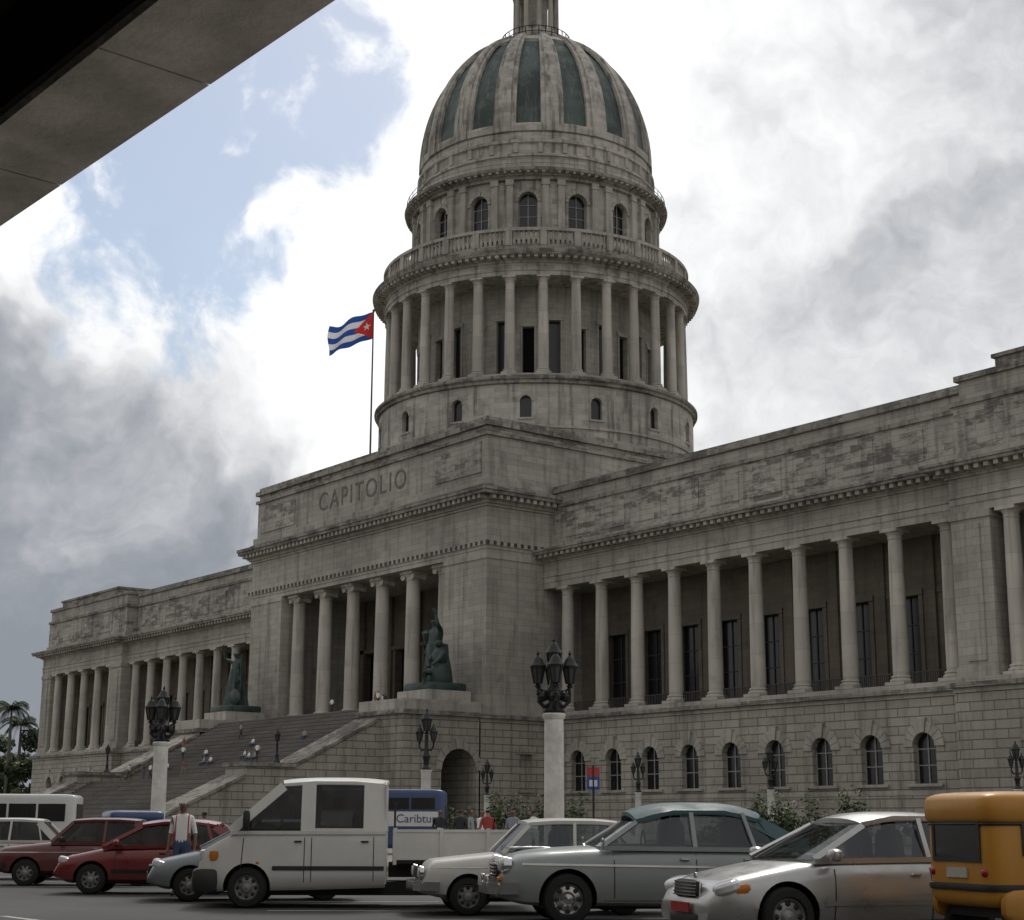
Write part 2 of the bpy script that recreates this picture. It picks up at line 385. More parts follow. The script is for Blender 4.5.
    for x in(79.,86.2,93.4): b.box(s*x,s*(x+5),-1.18,-1.0,ZC+1.4,ZC+4.1,5)
    b.build(nm,CM,cap)

# ---- portico
b=M()
PW,PI,PY=23.55,16.33,-7.85
ZPB,ZPT,ZPC,ZAT=12.6,27.3,33.7,41.25
b.box(-PW-.02,PW+.02,-6.0,30,0,ZPB-.7,4)
for s in(1,-1):
    mp=(lambda u,v,d,s=s:(s*(PW+.25+d),u,v))
    panel(b,mp,-8.6,-.98,1.2,10.9,-3.2,1.5,4.6,8.0,arch=False,depth=.4,mw=4,trim=.12,trimw=.35)
    b.box(s*(PW-1),s*(PW+.45),-8.8,-.99,0,1.17,4);b.box(s*(PW-1),s*(PW+.35),-8.7,-.985,1.17,1.52,3)
    b.box(s*(PW-1),s*(PW+.35),-8.7,-.985,10.9,11.25,3);b.box(s*(PW-1),s*(PW+.7),-9.05,-.98,11.253,11.62,6);b.box(s*(PW-1.2),s*(PW+.12),-8.45,-.97,11.623,ZPB,3)
b.box(-PW,PW,-8.5,6,11.9,ZPB-.002,3)
for s in(1,-1):
    b.box(s*PI,s*PW,PY,7,ZPB,ZPT,0)
    b.box(s*(PI-.1),s*(PW+.12),PY-.13,7.02,ZPB+.001,ZPB+1.0,3)
    b.box(s*(PI-.06),s*(PW+.08),PY-.09,7.01,ZPT-.5,ZPT-.01,3)
xs=[-PI,-8.76,-2.92,2.92,8.76,PI]
mp=lambda u,v,d:(u,2.5-d,v)
for k in range(5):
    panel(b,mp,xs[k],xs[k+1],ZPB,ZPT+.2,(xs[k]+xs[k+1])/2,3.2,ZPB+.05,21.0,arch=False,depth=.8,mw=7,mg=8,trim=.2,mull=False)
for i in range(6):
    X=(i-2.5)*5.844;place('portico_column_%d'%i,colP,cap,(X,PY+1.5,ZPB));b.box(X-.7,X+.7,2.1,2.48,ZPB,ZPT,7)
e=b
def ring_box(d,z0,z1,mat,y1=7): e.box(-PW-d,PW+d,PY-d,y1,z0,z1,mat)
ring_box(0,ZPT,27.75,3);ring_box(.07,27.751,28.1,3);ring_box(.2,28.101,28.6,3)
ring_box(.02,28.601,32.0,0);ring_box(.2,32.001,32.25,3);ring_box(.4,32.251,32.55,3);ring_box(.42,32.551,32.98,3,6.9)
ring_box(1.38,32.981,33.35,6);ring_box(1.51,33.351,ZPC,6)
n=56
for i in range(n+1):
    x=-PW-.3+(2*PW+.6)*i/n;e.box(x-.2,x+.2,PY-1.25,PY-.42,32.55,32.98,3)
    e.box(x-.16,x+.16,PY-.27,PY-.19,28.16,28.52,10)
for s in(1,-1):
    y=PY
    while y<1.5: e.box(s*(PW+.42),s*(PW+1.25),y-.2,y+.2,32.55,32.98,3);e.box(s*(PW+.2),s*(PW+.27),y-.16,y+.16,28.16,28.52,10);y+=.85
AW=23.46
def att(d,z0,z1,mat,y1=42): e.box(-AW-d,AW+d,PY-d,y1,z0,z1,mat)
att(.35,ZPC,ZPC+.5,6);att(.1,ZPC+.5,ZPC+1.3,11);att(-.25,ZPC+1.3,39.3,11);att(.0,39.3,39.65,6);att(-.35,39.65,40.3,5);att(.05,40.3,40.8,6);att(-.3,40.8,ZAT,6)
for s in(1,-1):
    b.box(s*(AW-9.2),s*(AW-1.2),PY+.12,PY+.4,ZPC+1.9,38.8,5)
b.box(-21,21,-3.5,38,ZAT-.5,ZAT+.6,6)
b.build('portico',CM,cap)
def textmesh(body,size,ext,sp=1.,mat=None):
    cu=bpy.data.curves.new('t','FONT');cu.body=body;cu.size=size;cu.extrude=ext;cu.align_x='CENTER';cu.align_y='CENTER';cu.space_character=sp
    o=bpy.data.objects.new('t',cu);COL.objects.link(o)
    dg=bpy.context.evaluated_depsgraph_get();dg.update();me=bpy.data.meshes.new_from_object(o.evaluated_get(dg));bpy.data.objects.remove(o)
    me.materials.clear();me.materials.append(mat);return me
o=place('inscription',textmesh('CAPITOLIO',3.0,.03,1.22,LETT),cap,(0,PY+.235,37.2));o.rotation_euler=(rad(90),0,0)

# ---- stairs and cheek walls
b=M()
SW=16.4
b.box(-SW,SW,-15,-8.55,0,12.4,9)
n1,n2=30,25
zz=12.4;yy=-15.0
for i in range(n1):
    zz-=6.8/n1;b.box(-SW,SW,yy-.4-(3 if i==n1-1 else 0),yy,zz-1.6,zz,9);b.box(-SW+.01,SW-.01,yy-.43-(3 if i==n1-1 else 0),yy-.1,zz+.001,zz+.045,9);yy-=.4
yy-=3
for i in range(n2-1):
    zz-=5.6/n2;b.box(-SW,SW,yy-.4,yy,max(0,zz-1.6),zz,9);b.box(-SW+.01,SW-.01,yy-.43,yy-.1,zz+.001,zz+.045,9);yy-=.4
b.build('grand_staircase',CM,cap)
b=M()
for s in(1,-1):
    mp=(lambda u,v,d,s=s:(s*(23.9+d),u,v))
    panel(b,mp,-17.5,-8.83,0,11.3,-11.2,4.0,0.02,8.3,depth=6.5,mw=4,mg=8,mull=False,trim=.1,trimw=.7,mtrim=3)
    b.add([(s*23.9,-17.5,0),(s*16.45,-17.5,0),(s*16.45,-17.5,11.3),(s*23.9,-17.5,11.3)],[(0,1,2,3)],4)
    b.box(s*16.3,s*24.3,-17.9,-8.7,11.3,11.7,6);b.box(s*16.42,s*24.0,-17.6,-8.7,11.7,12.7,3)
    b.box(s*17.4,s*22.6,-13.9,-8.9,12.7,13.8,3)
    X0,X1=16.43,20.2
    pl=[(-17.51,0),(-17.51,10.9),(-26.6,6.3),(-31.5,6.3),(-31.5,5.3),(-40.5,1.2),(-43.2,1.2),(-43.2,0)]
    b.prism(pl,s*X0,s*X1,'x',4)
    def slab(p,q,t=.3,o=.18):
        poly=[(p[0],p[1]),(q[0],q[1]),(q[0],q[1]+t),(p[0],p[1]+t)]
        b.prism(poly,s*(X0-o),s*(X1+o),'x',6)
    slab((-17.93,10.75),(-26.5,6.42));slab((-26.6,6.31),(-31.7,6.31),.35,.25);slab((-31.6,5.3),(-40.4,1.3));slab((-40.3,1.22),(-43.4,1.22),.35,.25)
b.build('stair_cheek_walls',CM,cap,recalc=True)

# ---- rotunda and dome
YD=17.12
b=M()
RM=[S_DOME,DARK,FRAME,S_PLAIN,S_COPE,S_GREEN,S_COL,S_WALL,VOID]
C=(0,YD,0)
NC=30
PH=rad(-36.0);dC=2*pi/NC;PHS=PH-dC/2;PH16=rad(-45+2.8)
def ringp(prof,n=120,mat=0,cap=False): b.lathe(prof,C,n=n,mat=mat,cap=cap)
def cyl(R): return lambda u,v,d:((R+d)*math.cos(u/R),YD+(R+d)*math.sin(u/R),v)
R=19.0;st=2*pi/15
for k in range(15):
    a=PHS+k*st
    panel(b,cyl(R),(a-.09)*R,(a+.09)*R,41,48.6,a*R,1.3,44.8,47.3,depth=.5,mw=0,trim=.08,trimw=.3,mtrim=3,mull=False)
    n=7
    for i in range(n):
        t0=a+.09+(st-.18)*i/n;t1=a+.09+(st-.18)*(i+1)/n;f=cyl(R)
        b.add([f(t0*R,41,0),f(t1*R,41,0),f(t1*R,48.6,0),f(t0*R,48.6,0)],[(0,1,2,3)],0,True)
ringp([(19.0,43.6),(19.18,43.62),(19.18,43.9),(19.0,43.95)],mat=3)
ringp([(18.9,48.59),(19.3,48.7),(19.3,49.0),(19.55,49.15),(19.55,49.45),(19.3,49.6),(13.5,49.62)],mat=4)
ringp([(18.75,49.6),(18.75,49.92),(17.0,49.93)],mat=3)
R=14.4
for k in range(NC):
    a=PH+dC/2+k*dC;f=cyl(R)
    panel(b,f,(a-dC/2)*R,(a+dC/2)*R,49.6,61.6,a*R,1.35,50.3,56.6 if k%2 else 57.4,arch=False,depth=.6,mw=7,mg=8 if k%2 else 1,trim=.1,trimw=.22,mull=False)
for k in range(NC):
    a=PH+k*dC
    o=place('rotunda_column_%d'%k,colR,cap,(17.85*math.cos(a),YD+17.85*math.sin(a),49.93),a)
ringp([(14.3,61.45),(16.9,61.45),(16.95,61.4),(18.55,61.4),(18.55,61.9),(18.65,61.91),(18.65,62.3),(18.55,62.35),(18.55,62.75),(18.8,62.85),(18.8,63.15),(19.0,63.18),(19.0,63.3),(19.95,63.42)],mat=0)
ringp([(19.95,63.42),(20.06,63.75),(20.1,64.0),(18.4,64.15)],mat=4)
for k in range(140):
    a=2*pi*k/140;ca,sa=math.cos(a),math.sin(a)
    p=Vector((18.8*ca,YD+18.8*sa,63.2));q=Vector((19.8*ca,YD+19.8*sa,63.26));b.bar(p,q,.34,.42,0,ref=(0,0,1))
ringp([(18.75,64.1),(18.75,64.9),(18.6,65.0),(18.3,65.0),(18.2,64.1)],mat=4)
ringp([(18.15,66.6),(18.8,66.6),(18.82,66.95),(18.15,66.97),(18.15,66.6)],mat=3)
for k in range(NC):
    a=PH+k*dC;b.bar((18.47*math.cos(a),YD+18.47*math.sin(a),64.9),(18.47*math.cos(a),YD+18.47*math.sin(a),66.98),.75,.6,3,ref=(-math.sin(a),math.cos(a),0))
    for j in range(1,7):
        t=a+dC*j/7;b.lathe([(.13,65),(.21,65.25),(.18,65.6),(.10,66.0),(.13,66.3),(.18,66.6)],(18.45*math.cos(t),YD+18.45*math.sin(t),0),n=7,mat=3,cap=False)
ringp([(18.3,64.95),(14.5,65.0)],mat=4)
R=15.0;d16=2*pi/16
for k in range(16):
    a=PH16+k*d16
    panel(b,cyl(R),(a-.115)*R,(a+.115)*R,65,74.4,a*R,2.3,68.3,72.7,depth=.7,mw=0,trim=.14,trimw=.38,mtrim=3)
    n=4
    for i in range(n):
        t0=a+.115+(d16-.23)*i/n;t1=a+.115+(d16-.23)*(i+1)/n;f=cyl(R)
        b.add([f(t0*R,65,0),f(t1*R,65,0),f(t1*R,74.4,0),f(t0*R,74.4,0)],[(0,1,2,3)],0,True)
    for off in(-.06,.06):
        t=a+d16/2+off;ca,sa=math.cos(t),math.sin(t)
        b.bar((15.15*ca,YD+15.15*sa,67.2),(15.15*ca,YD+15.15*sa,73.9),.75,.5,3,ref=(-sa,ca,0))
        b.bar((15.2*ca,YD+15.2*sa,73.5),(15.2*ca,YD+15.2*sa,74.2),.95,.6,3,ref=(-sa,ca,0))
        b.bar((15.2*ca,YD+15.2*sa,66.9),(15.2*ca,YD+15.2*sa,67.6),.95,.6,3,ref=(-sa,ca,0))
ringp([(15.0,66.7),(15.5,66.75),(15.5,67.15),(15.05,67.2)],mat=3)
ringp([(14.9,74.1),(15.45,74.15),(15.45,74.5),(15.7,74.6),(15.7,74.8),(16.3,74.95),(16.4,75.3),(14.5,75.4)],mat=4)
for k in range(112):
    a=2*pi*k/112;ca,sa=math.cos(a),math.sin(a);b.bar((15.5*ca,YD+15.5*sa,74.8),(16.2*ca,YD+16.2*sa,74.86),.22,.35,0,ref=(0,0,1))
for rz in(75.9,76.45): b.lathe([(16.1,rz-.035),(16.15,rz),(16.1,rz+.035),(16.05,rz),(16.1,rz-.035)],C,n=80,mat=2,cap=False)
for k in range(64):
    a=2*pi*k/64;b.bar((16.1*math.cos(a),YD+16.1*math.sin(a),75.3),(16.1*math.cos(a),YD+16.1*math.sin(a),76.45),.05,.05,2)
ringp([(14.75,75.35),(14.75,77.2),(14.95,77.3),(14.95,77.6),(14.6,77.75),(14.6,78.9),(14.85,79.05),(14.85,79.45),(14.45,79.6),(14.45,80.4),(14.2,80.7)],mat=0)
for k in range(32):
    a=PH16+d16*(k+.5)/2;ca,sa=math.cos(a),math.sin(a)
    b.bar((14.7*ca,YD+14.7*sa,77.75),(14.7*ca,YD+14.7*sa,78.9),.5,.4,3,ref=(-sa,ca,0))
DZ=80.9;DH=17.6
def dr(z,o=0): return max(.1,(14.15+o)*math.sqrt(max(0,1-((z-DZ)/(DH+o*1.0))**2)))
zs=[80.6+ (97.5-80.6)*math.sin(pi/2*i/22) for i in range(23)]
b.lathe([(dr(z),z) for z in zs],C,n=128,mat=5,cap=False)
for k in range(16):
    ac=PH16+d16*(k+.5)
    hw=rad(5.4)
    def rib(hw,o,mat,z0=0):
        vs=[];L=5
        for z in zs[z0:]:
            r=dr(z)+o
            tz=z+o*(z-DZ)/DH
            for j in range(L):
                rr=r if 0<j<L-1 else dr(z)-.05
                t2=ac+hw*(2*min(max(j,1),L-2)-(L-1))/(L-3)
                vs.append((rr*math.cos(t2),YD+rr*math.sin(t2),tz))
        K=len(zs[z0:])
        b.add(vs,[(i*L+j,i*L+j+1,(i+1)*L+j+1,(i+1)*L+j) for i in range(K-1) for j in range(L-1)],mat,True)
    rib(hw,.38,0);rib(hw*.55,.55,0)
ringp([(14.2,80.5),(14.6,80.6),(14.6,81.5),(14.25,81.75)],mat=0)
pz=[z for z in zs if z>95.4]
b.lathe([(dr(95.3),95.3)]+[(dr(z)+.3,z+.25) for z in pz],C,n=64,mat=0,cap=False)
ringp([(3.4,97.4),(4.5,97.6),(4.6,98.1),(4.0,98.15),(.2,98.16)],n=48,mat=4)
for rz in(98.8,99.5): b.lathe([(4.35,rz-.05),(4.43,rz),(4.35,rz+.05),(4.27,rz),(4.35,rz-.05)],C,n=48,mat=8,cap=False)
for k in range(32):
    a=2*pi*k/32;b.bar((4.35*math.cos(a),YD+4.35*math.sin(a),98.1),(4.35*math.cos(a),YD+4.35*math.sin(a),99.5),.08,.08,8)
ringp([(3.3,98.1),(3.3,99.2),(3.1,99.3),(3.1,99.8),(1.7,99.8)],n=40,mat=0)
ringp([(1.4,99.7),(1.4,106)],n=24,mat=7)
for k in range(10):
    a=2*pi*k/10+.1;cx_,cy_=2.65*math.cos(a),YD+2.65*math.sin(a)
    b.lathe([(.42,99.8),(.34,100.2),(.30,105.1),(.44,105.7)],(cx_,cy_,0),n=10,mat=3,cap=False)
ringp([(1.6,105.7),(3.0,105.7),(3.05,106.2),(3.4,106.4),(3.4,106.8),(2.2,107.4),(2.1,109.5),(2.4,109.7),(1.9,111),(1.0,112.2),(.3,113),(.1,116)],n=40,mat=0)
b.build('rotunda_and_dome',RM,cap,ang=40)

# ---------------------------------------------------------------- flag
fp=empty('flag_pole',(-1.3,-5.7,ZAT))
b=M();b.lathe([(.16,-.3),(.16,.3),(.12,.5),(.08,17.4),(.12,17.5),(.16,17.65),(.1,17.8),(0,17.85)],n=10);b.build('pole',[simple('flag_pole_metal',(.06,.06,.06),.5)],fp)
def flagmat():
    m,nt,b=newmat('flag_cloth');uv=N(nt,'ShaderNodeUVMap');sp=N(nt,'ShaderNodeSeparateXYZ');nt.links.new(uv.outputs[0],sp.inputs[0])
    u,v=sp.outputs[0],sp.outputs[1]
    st=math_(nt,'MODULO',math_(nt,'FLOOR',math_(nt,'MULTIPLY',v,4.999)),2)
    c=mixc(nt,st,(.03,.09,.36),(.80,.80,.82))
    tri=math_(nt,'LESS_THAN',math_(nt,'DIVIDE',u,.433),math_(nt,'SUBTRACT',1,math_(nt,'MULTIPLY',math_(nt,'ABSOLUTE',math_(nt,'SUBTRACT',v,.5)),2)))
    c=mixc(nt,tri,c,(.70,.04,.03));nt.links.new(c,b.inputs['Base Color']);b.inputs['Roughness'].default_value=.8
    tr=N(nt,'ShaderNodeBsdfTranslucent');nt.links.new(c,tr.inputs[0]);mx=N(nt,'ShaderNodeMixShader');mx.inputs[0].default_value=.5
    nt.links.new(b.outputs[0],mx.inputs[1]);nt.links.new(tr.outputs[0],mx.inputs[2]);nt.links.new(mx.outputs[0],nt.nodes['Material Output'].inputs[0]);return m
FL,FH=5.6,3.2
dirx=Vector((-.66,-.75,0)).normalized();nor=Vector((dirx.y,-dirx.x,0))
def fpt(u,v,off=0):
    w=.38*math.sin(u*7.5+v*1.2)*(.25+u)+.14*math.sin(u*15+v*4)
    z=14.3+v*FH-1.9*u**1.15+.30*math.sin(u*6.5+.6)*u+ .16*math.sin(u*11+v*3)*u
    L=u*FL*(.93)+.12*math.sin(v*6+u*4)*u
    return dirx*L+nor*(w+off)+Vector((0,0,z))
vs=[];uvs=[];nu,nv=36,16
for i in range(nu+1):
    for j in range(nv+1): vs.append(fpt(i/nu,j/nv));uvs.append((i/nu,j/nv))
fs=[(i*(nv+1)+j,(i+1)*(nv+1)+j,(i+1)*(nv+1)+j+1,i*(nv+1)+j+1) for i in range(nu) for j in range(nv)]
me=bpy.data.meshes.new('flag_cloth');me.from_pydata([tuple(v) for v in vs],[],fs);me.materials.append(flagmat())
ul=me.uv_layers.new()
for l in me.loops: ul.data[l.index].uv=uvs[l.vertex_index]
me.polygons.foreach_set('use_smooth',[True]*len(fs));place('flag_cloth',me,fp)
b=M()
for off in(.03,-.03):
    pts=[fpt(.145,.5,off)]
    for k in range(10):
        r=(.5 if k%2==0 else .2)/FH;a=pi/2+k*pi/5;pts.append(fpt(.145+r*math.cos(a)*FH/FL,.5+r*math.sin(a),off))
    b.add(pts,[(0,k+1,(k+1)%10+1) for k in range(10)])
b.build('star',[simple('flag_star_white',(.75,.75,.75),.8)],fp)

# ---------------------------------------------------------------- people (skinned)
def skinmesh(name,joints,bones,radii,root,mats,labels,extra=None,sub=2):
    idx={k:i for i,k in enumerate(joints)}
    me=bpy.data.meshes.new(name);me.from_pydata([joints[k] for k in joints],[(idx[a],idx[b]) for a,b in bones],[])
    o=bpy.data.objects.new(name,me);COL.objects.link(o)
    md=o.modifiers.new('s','SKIN');md.use_smooth_shade=True
    sv=me.skin_vertices[0].data
    for k in joints:
        r=radii[k];sv[idx[k]].radius=r if isinstance(r,tuple) else (r,r)
        sv[idx[k]].use_root=(k==root)
    ss=o.modifiers.new('ss','SUBSURF');ss.levels=sub;ss.render_levels=sub
    dg=bpy.context.evaluated_depsgraph_get();dg.update();r=bpy.data.meshes.new_from_object(o.evaluated_get(dg));bpy.data.objects.remove(o)
    r.name=name
    r.materials.clear()
    for m in mats: r.materials.append(m)
    segs=[(Vector(joints[a]),Vector(joints[b]),labels(a,b)) for a,b in bones]
    for p in r.polygons:
        c=p.center;best=1e9;lb=0
        for A,B,l in segs:
            d=B-A;t=max(0,min(1,(c-A).dot(d)/max(1e-9,d.length_squared)));q=(c-A-d*t).length
            if q<best: best=q;lb=l
        p.material_index=lb;p.use_smooth=True
    return r
SK=simple('human_skin',(.16,.085,.055),.55,var=.1);SKL=simple('human_skin_light',(.34,.20,.14),.55,var=.1);HAIR=simple('dark_hair',(.012,.010,.009),.7);SHOE=simple('shoe_leather',(.03,.025,.02),.6);EYE=simple('eye_dark',(.01,.01,.01),.3)
def human_mesh(name,shirt,pants,skin=SK,pose='stand',mats=None,armup=False):
    J={'pel':(0,0,.96),'sp':(0,0,1.13),'ch':(.01,0,1.33),'nk':(0,0,1.49),'nk2':(.01,0,1.545),'h1':(.025,0,1.61),'h2':(.02,0,1.70)}
    R={'pel':(.125,.15),'sp':(.105,.135),'ch':(.115,.165),'nk':(.06,.06),'nk2':.052,'h1':(.078,.072),'h2':(.088,.078)}
    B=[('pel','sp'),('sp','ch'),('ch','nk'),('nk','nk2'),('nk2','h1'),('h1','h2')]
    for s,t in((1,'l'),(-1,'r')):
        st={'stand':0,'walk':.22*s,'sit':0}[pose]
        if pose=='sit':
            J['hp'+t]=(.05,.1*s,.93);J['kn'+t]=(.45,.13*s,.95);J['an'+t]=(.47,.13*s,.52);J['to'+t]=(.62,.14*s,.47)
        else:
            J['hp'+t]=(.0,.09*s,.88);J['kn'+t]=(.03+st*.6,.10*s,.49);J['an'+t]=(st-.02,.10*s,.09);J['to'+t]=(st+.15,.12*s,.04)
        R['hp'+t]=.092;R['kn'+t]=.06;R['an'+t]=.042;R['to'+t]=(.035,.045)
        J['sh'+t]=(0,.17*s,1.41);R['sh'+t]=.058
        if armup and s==armup: J['el'+t]=(.16,.30*s,1.52);J['wr'+t]=(.2,.28*s,1.78);hd=Vector((.02,0,.09))
        elif pose=='sit': J['el'+t]=(.08,.24*s,1.15);J['wr'+t]=(.32,.18*s,1.06);hd=Vector((.09,0,-.01))
        else: J['el'+t]=(-.03-st*.3,.235*s,1.13);J['wr'+t]=(.05-st*.7,.25*s,.89);hd=Vector((.02,0,-.09))
        R['el'+t]=.043;R['wr'+t]=.029
        w=Vector(J['wr'+t]);J['pm'+t]=tuple(w+hd*.8);R['pm'+t]=(.022,.036)
        B+=[('pel','hp'+t),('hp'+t,'kn'+t),('kn'+t,'an'+t),('an'+t,'to'+t),('ch','sh'+t),('sh'+t,'el'+t),('el'+t,'wr'+t),('wr'+t,'pm'+t)]
        d=hd.normalized();sd=Vector((1,0,0)) if abs(d.z)>.5 else Vector((0,1,0))
        p0=Vector(J['pm'+t])
        for q,(o_,L) in enumerate(((-.028,.062),(-.010,.075),(.009,.07),(.027,.055))):
            a='f%d%s'%(q,t);J[a]=tuple(p0+sd*o_+d*.03);J[a+'b']=tuple(p0+sd*o_*1.15+d*(.03+L*.6)+Vector((0,-.012*s,0)));J[a+'c']=tuple(p0+sd*o_*1.1+d*(.03+L)+Vector((0,-.03*s,0)))
            R[a]=.0095;R[a+'b']=.009;R[a+'c']=.0075;B+=[('pm'+t,a),(a,a+'b'),(a+'b',a+'c')]
        J['th'+t]=tuple(p0+sd*.045-d*.015);J['th'+t+'b']=tuple(p0+sd*.062+d*.03);R['th'+t]=.011;R['th'+t+'b']=.009;B+=[('pm'+t,'th'+t),('th'+t,'th'+t+'b')]
    def lab(a,b):
        if b in('nk2','h1','h2'): return 2
        if a in('pel','sp','ch') and b in('sp','ch','nk'): return 0
        if b[:2]=='sh' or (a[:2]=='sh'): return 0
        if b[:2] in('hp','kn','an'): return 1
        if b[:2]=='to': return 4
        return 2
    mm=mats or [shirt,pants,skin,HAIR,SHOE,EYE]
    me=skinmesh(name,J,B,R,'pel',mm,lab)
    if not mats:
        for p in me.polygons:
            c=p.center
            if c.z>1.60 and p.material_index==2 and (c.z>1.735 or c.x<-.005+ (c.z-1.6)*.2) and abs(c.y)<.12 : p.material_index=3
    b=M()
    b.sq((.112,0,1.655),(.016,.012,.022),n=8,mat=2)
    for s in(1,-1): b.sq((.098,.03*s,1.682),(.008,.013,.007),n=8,mat=5);b.sq((.02,.082*s,1.665),(.018,.009,.03),n=8,mat=2)
    b.sq((.098,0,1.615),(.008,.024,.006),n=8,mat=5)
    f=b.mesh('f',mm)
    import bmesh
    bm=bmesh.new();bm.from_mesh(me);bm.from_mesh(f);bm.to_mesh(me);bm.free();bpy.data.meshes.remove(f)
    return me
cw=simple('white_shirt',(.68,.68,.66),.8);cr=simple('red_shirt',(.30,.05,.04),.8);cbk=simple('dark_cloth',(.03,.03,.035),.85);cbl=simple('blue_denim',(.05,.08,.16),.85);ckh=simple('khaki_cloth',(.22,.18,.12),.85);cgr=simple('grey_shirt',(.25,.27,.30),.8)
def shirtpat():
    m,nt,b=newmat('printed_tshirt');tc=N(nt,'ShaderNodeTexCoord');sp=N(nt,'ShaderNodeSeparateXYZ');nt.links.new(tc.outputs['Object'],sp.inputs[0])
    y=math_(nt,'ABSOLUTE',sp.outputs[1])
    side=math_(nt,'GREATER_THAN',y,.105);k=math_(nt,'LESS_THAN',y,.13)
    c=mixc(nt,math_(nt,'MULTIPLY',side,k),(.74,.74,.72),(.45,.04,.05))
    nt.links.new(c,b.inputs['Base Color']);b.inputs['Roughness'].default_value=.8;return m
hm=[human_mesh('pedestrian',shirtpat(),cbl,SK),human_mesh('pedestrian',cgr,cbk,SK,'walk'),human_mesh('pedestrian',cr,ckh,SKL,'walk'),human_mesh('pedestrian',cw,cbl,SKL,'sit'),human_mesh('pedestrian',cbk,cbl,SK),human_mesh('pedestrian',cgr,cbl,SKL,'sit'),human_mesh('pedestrian',cw,cbk,SK,'walk')]
def ped(k,x,y,z,a,s=1.0): return place('pedestrian',hm[k],None,(x,y,z),rad(a),s)
ped(0,117.2,-85.6,.0,-42,1.06)
ped(1,108.2,-80.5,0,200)
ped(4,105.9,-70.6,.14,120);ped(2,106.9,-70.3,.14,140);ped(1,104.4,-69.1,.14,30);ped(6,107.5,-69.0,.14,200);ped(4,103.4,-69.6,.14,-30);ped(1,105.2,-68.0,.14,-60);ped(6,102.2,-67.0,.14,10)
def stepz(y): return 12.4-math.ceil((-15-y)/.4)*6.8/30+.045 if y>-27 else 5.645
def sit(k,x,i,a=-90):
    y=-15-.4*i-.18;ped(k,x,y,12.4-(i+1)*6.8/30+.045-.83,a)
sit(3,6.2,21);sit(5,7.3,21,-75);sit(3,4.6,20,-100);sit(3,-1,22,-80);sit(5,-2.4,22,-95);sit(3,-5.2,18,-70);sit(3,1.8,14,-85);sit(3,-9,24);sit(5,10.5,12,-60)
ped(6,8.9,-24.2,stepz(-24.2),-60);ped(6,-9,-23.1,stepz(-23.1),-60)
ped(2,2,-28.5,5.645,60);ped(1,-4,-19.1,stepz(-19.1),80);ped(4,12.4,-12,12.4,-80);ped(6,11.3,-11.5,12.4,-40);ped(6,-10,-28.6,5.645,30);ped(2,-13,-21.1,stepz(-21.1),90);ped(6,4,-13,12.4,100)
ped(6,-6.5,-27.9,5.645,90);ped(4,-7.4,-28.2,5.645,60);ped(4,98.4,-64.2,.14,10);ped(6,14.5,-14.2,12.4,-80);ped(2,13.7,-14.0,12.4,-100)

# ---------------------------------------------------------------- statues
def statue(x,y,z,kind):
    e=empty('bronze_statue',(x,y,z),rad(-90));e.scale=(1.35,1.35,1.0)
    mats=[BRONZE]*6
    me=human_mesh('statue_figure',None,None,mats=mats,armup=(1 if kind==0 else -1))
    place('figure',me,e,(0,0,.6),0,3.75)
    b=M()
    b.sq((0,0,.35),(1.7,1.9,.45),.3,.3,16)
    def robe(cx,cy,z0,z1,r0,r1,n=40,amp=.14):
        vs=[];K=10
        for j in range(K+1):
            t=j/K;z=z0+(z1-z0)*t;r=r0+(r1-r0)*t**.8
            for i in range(n):
                a=2*pi*i/n;rr=r*(1+amp*(1-t*.6)*math.sin(a*9+2*t)+.08*math.sin(a*4-t*3));vs.append((cx+rr*math.cos(a)*.85,cy+rr*math.sin(a),z))
        b.add(vs,[(j*n+i,j*n+(i+1)%n,(j+1)*n+(i+1)%n,(j+1)*n+i) for j in range(K) for i in range(n)],0,True)
    if kind==0:
        robe(-.2,0,.6,4.6,1.15,.75)
        b.tube([(.2,-.9,5.9),(-.6,-1.2,4.9),(-1.1,-1.0,3.2),(-1.2,-.7,.8)],[.35,.6,.65,.7],10)
        b.sq((.4,1.2,1.5),(.85,.7,1.3),.8,.9,14);b.sq((.45,1.2,3.2),(.52,.6,.95),.9,.9,14);b.sq((.55,1.2,4.45),(.32,.28,.38),n=12)
        b.tube([(.5,.8,3.6),(.9,.5,2.9),(1.2,.9,2.2)],[.22,.18,.13],8);b.tube([(.5,1.7,3.6),(1.0,1.9,2.9),(1.3,1.5,2.3)],[.22,.18,.13],8)
        b.tube([(.9,1.1,1.6),(1.6,1.05,1.6),(1.6,1.0,.6)],[.34,.26,.17],8)
    else:
        robe(0,0,.6,5.0,1.2,.6)
        b.tube([(-.3,-.5,5.9),(-.6,-.7,4.0),(-.8,-.6,1.0)],[.25,.45,.6],10)
        b.tube([(.3,1.3,.6),(.3,1.3,6.6)],.09,8);b.lathe([(.0,0),(.95,.02),(.8,.16),(.2,.25),(0,.26)],(.6,.9,1.7),n=20,ax='x')
    b.build('drapery_and_base',[BRONZE],e)
statue(20,-11.3,13.8,0);statue(-20,-11.3,13.8,1)

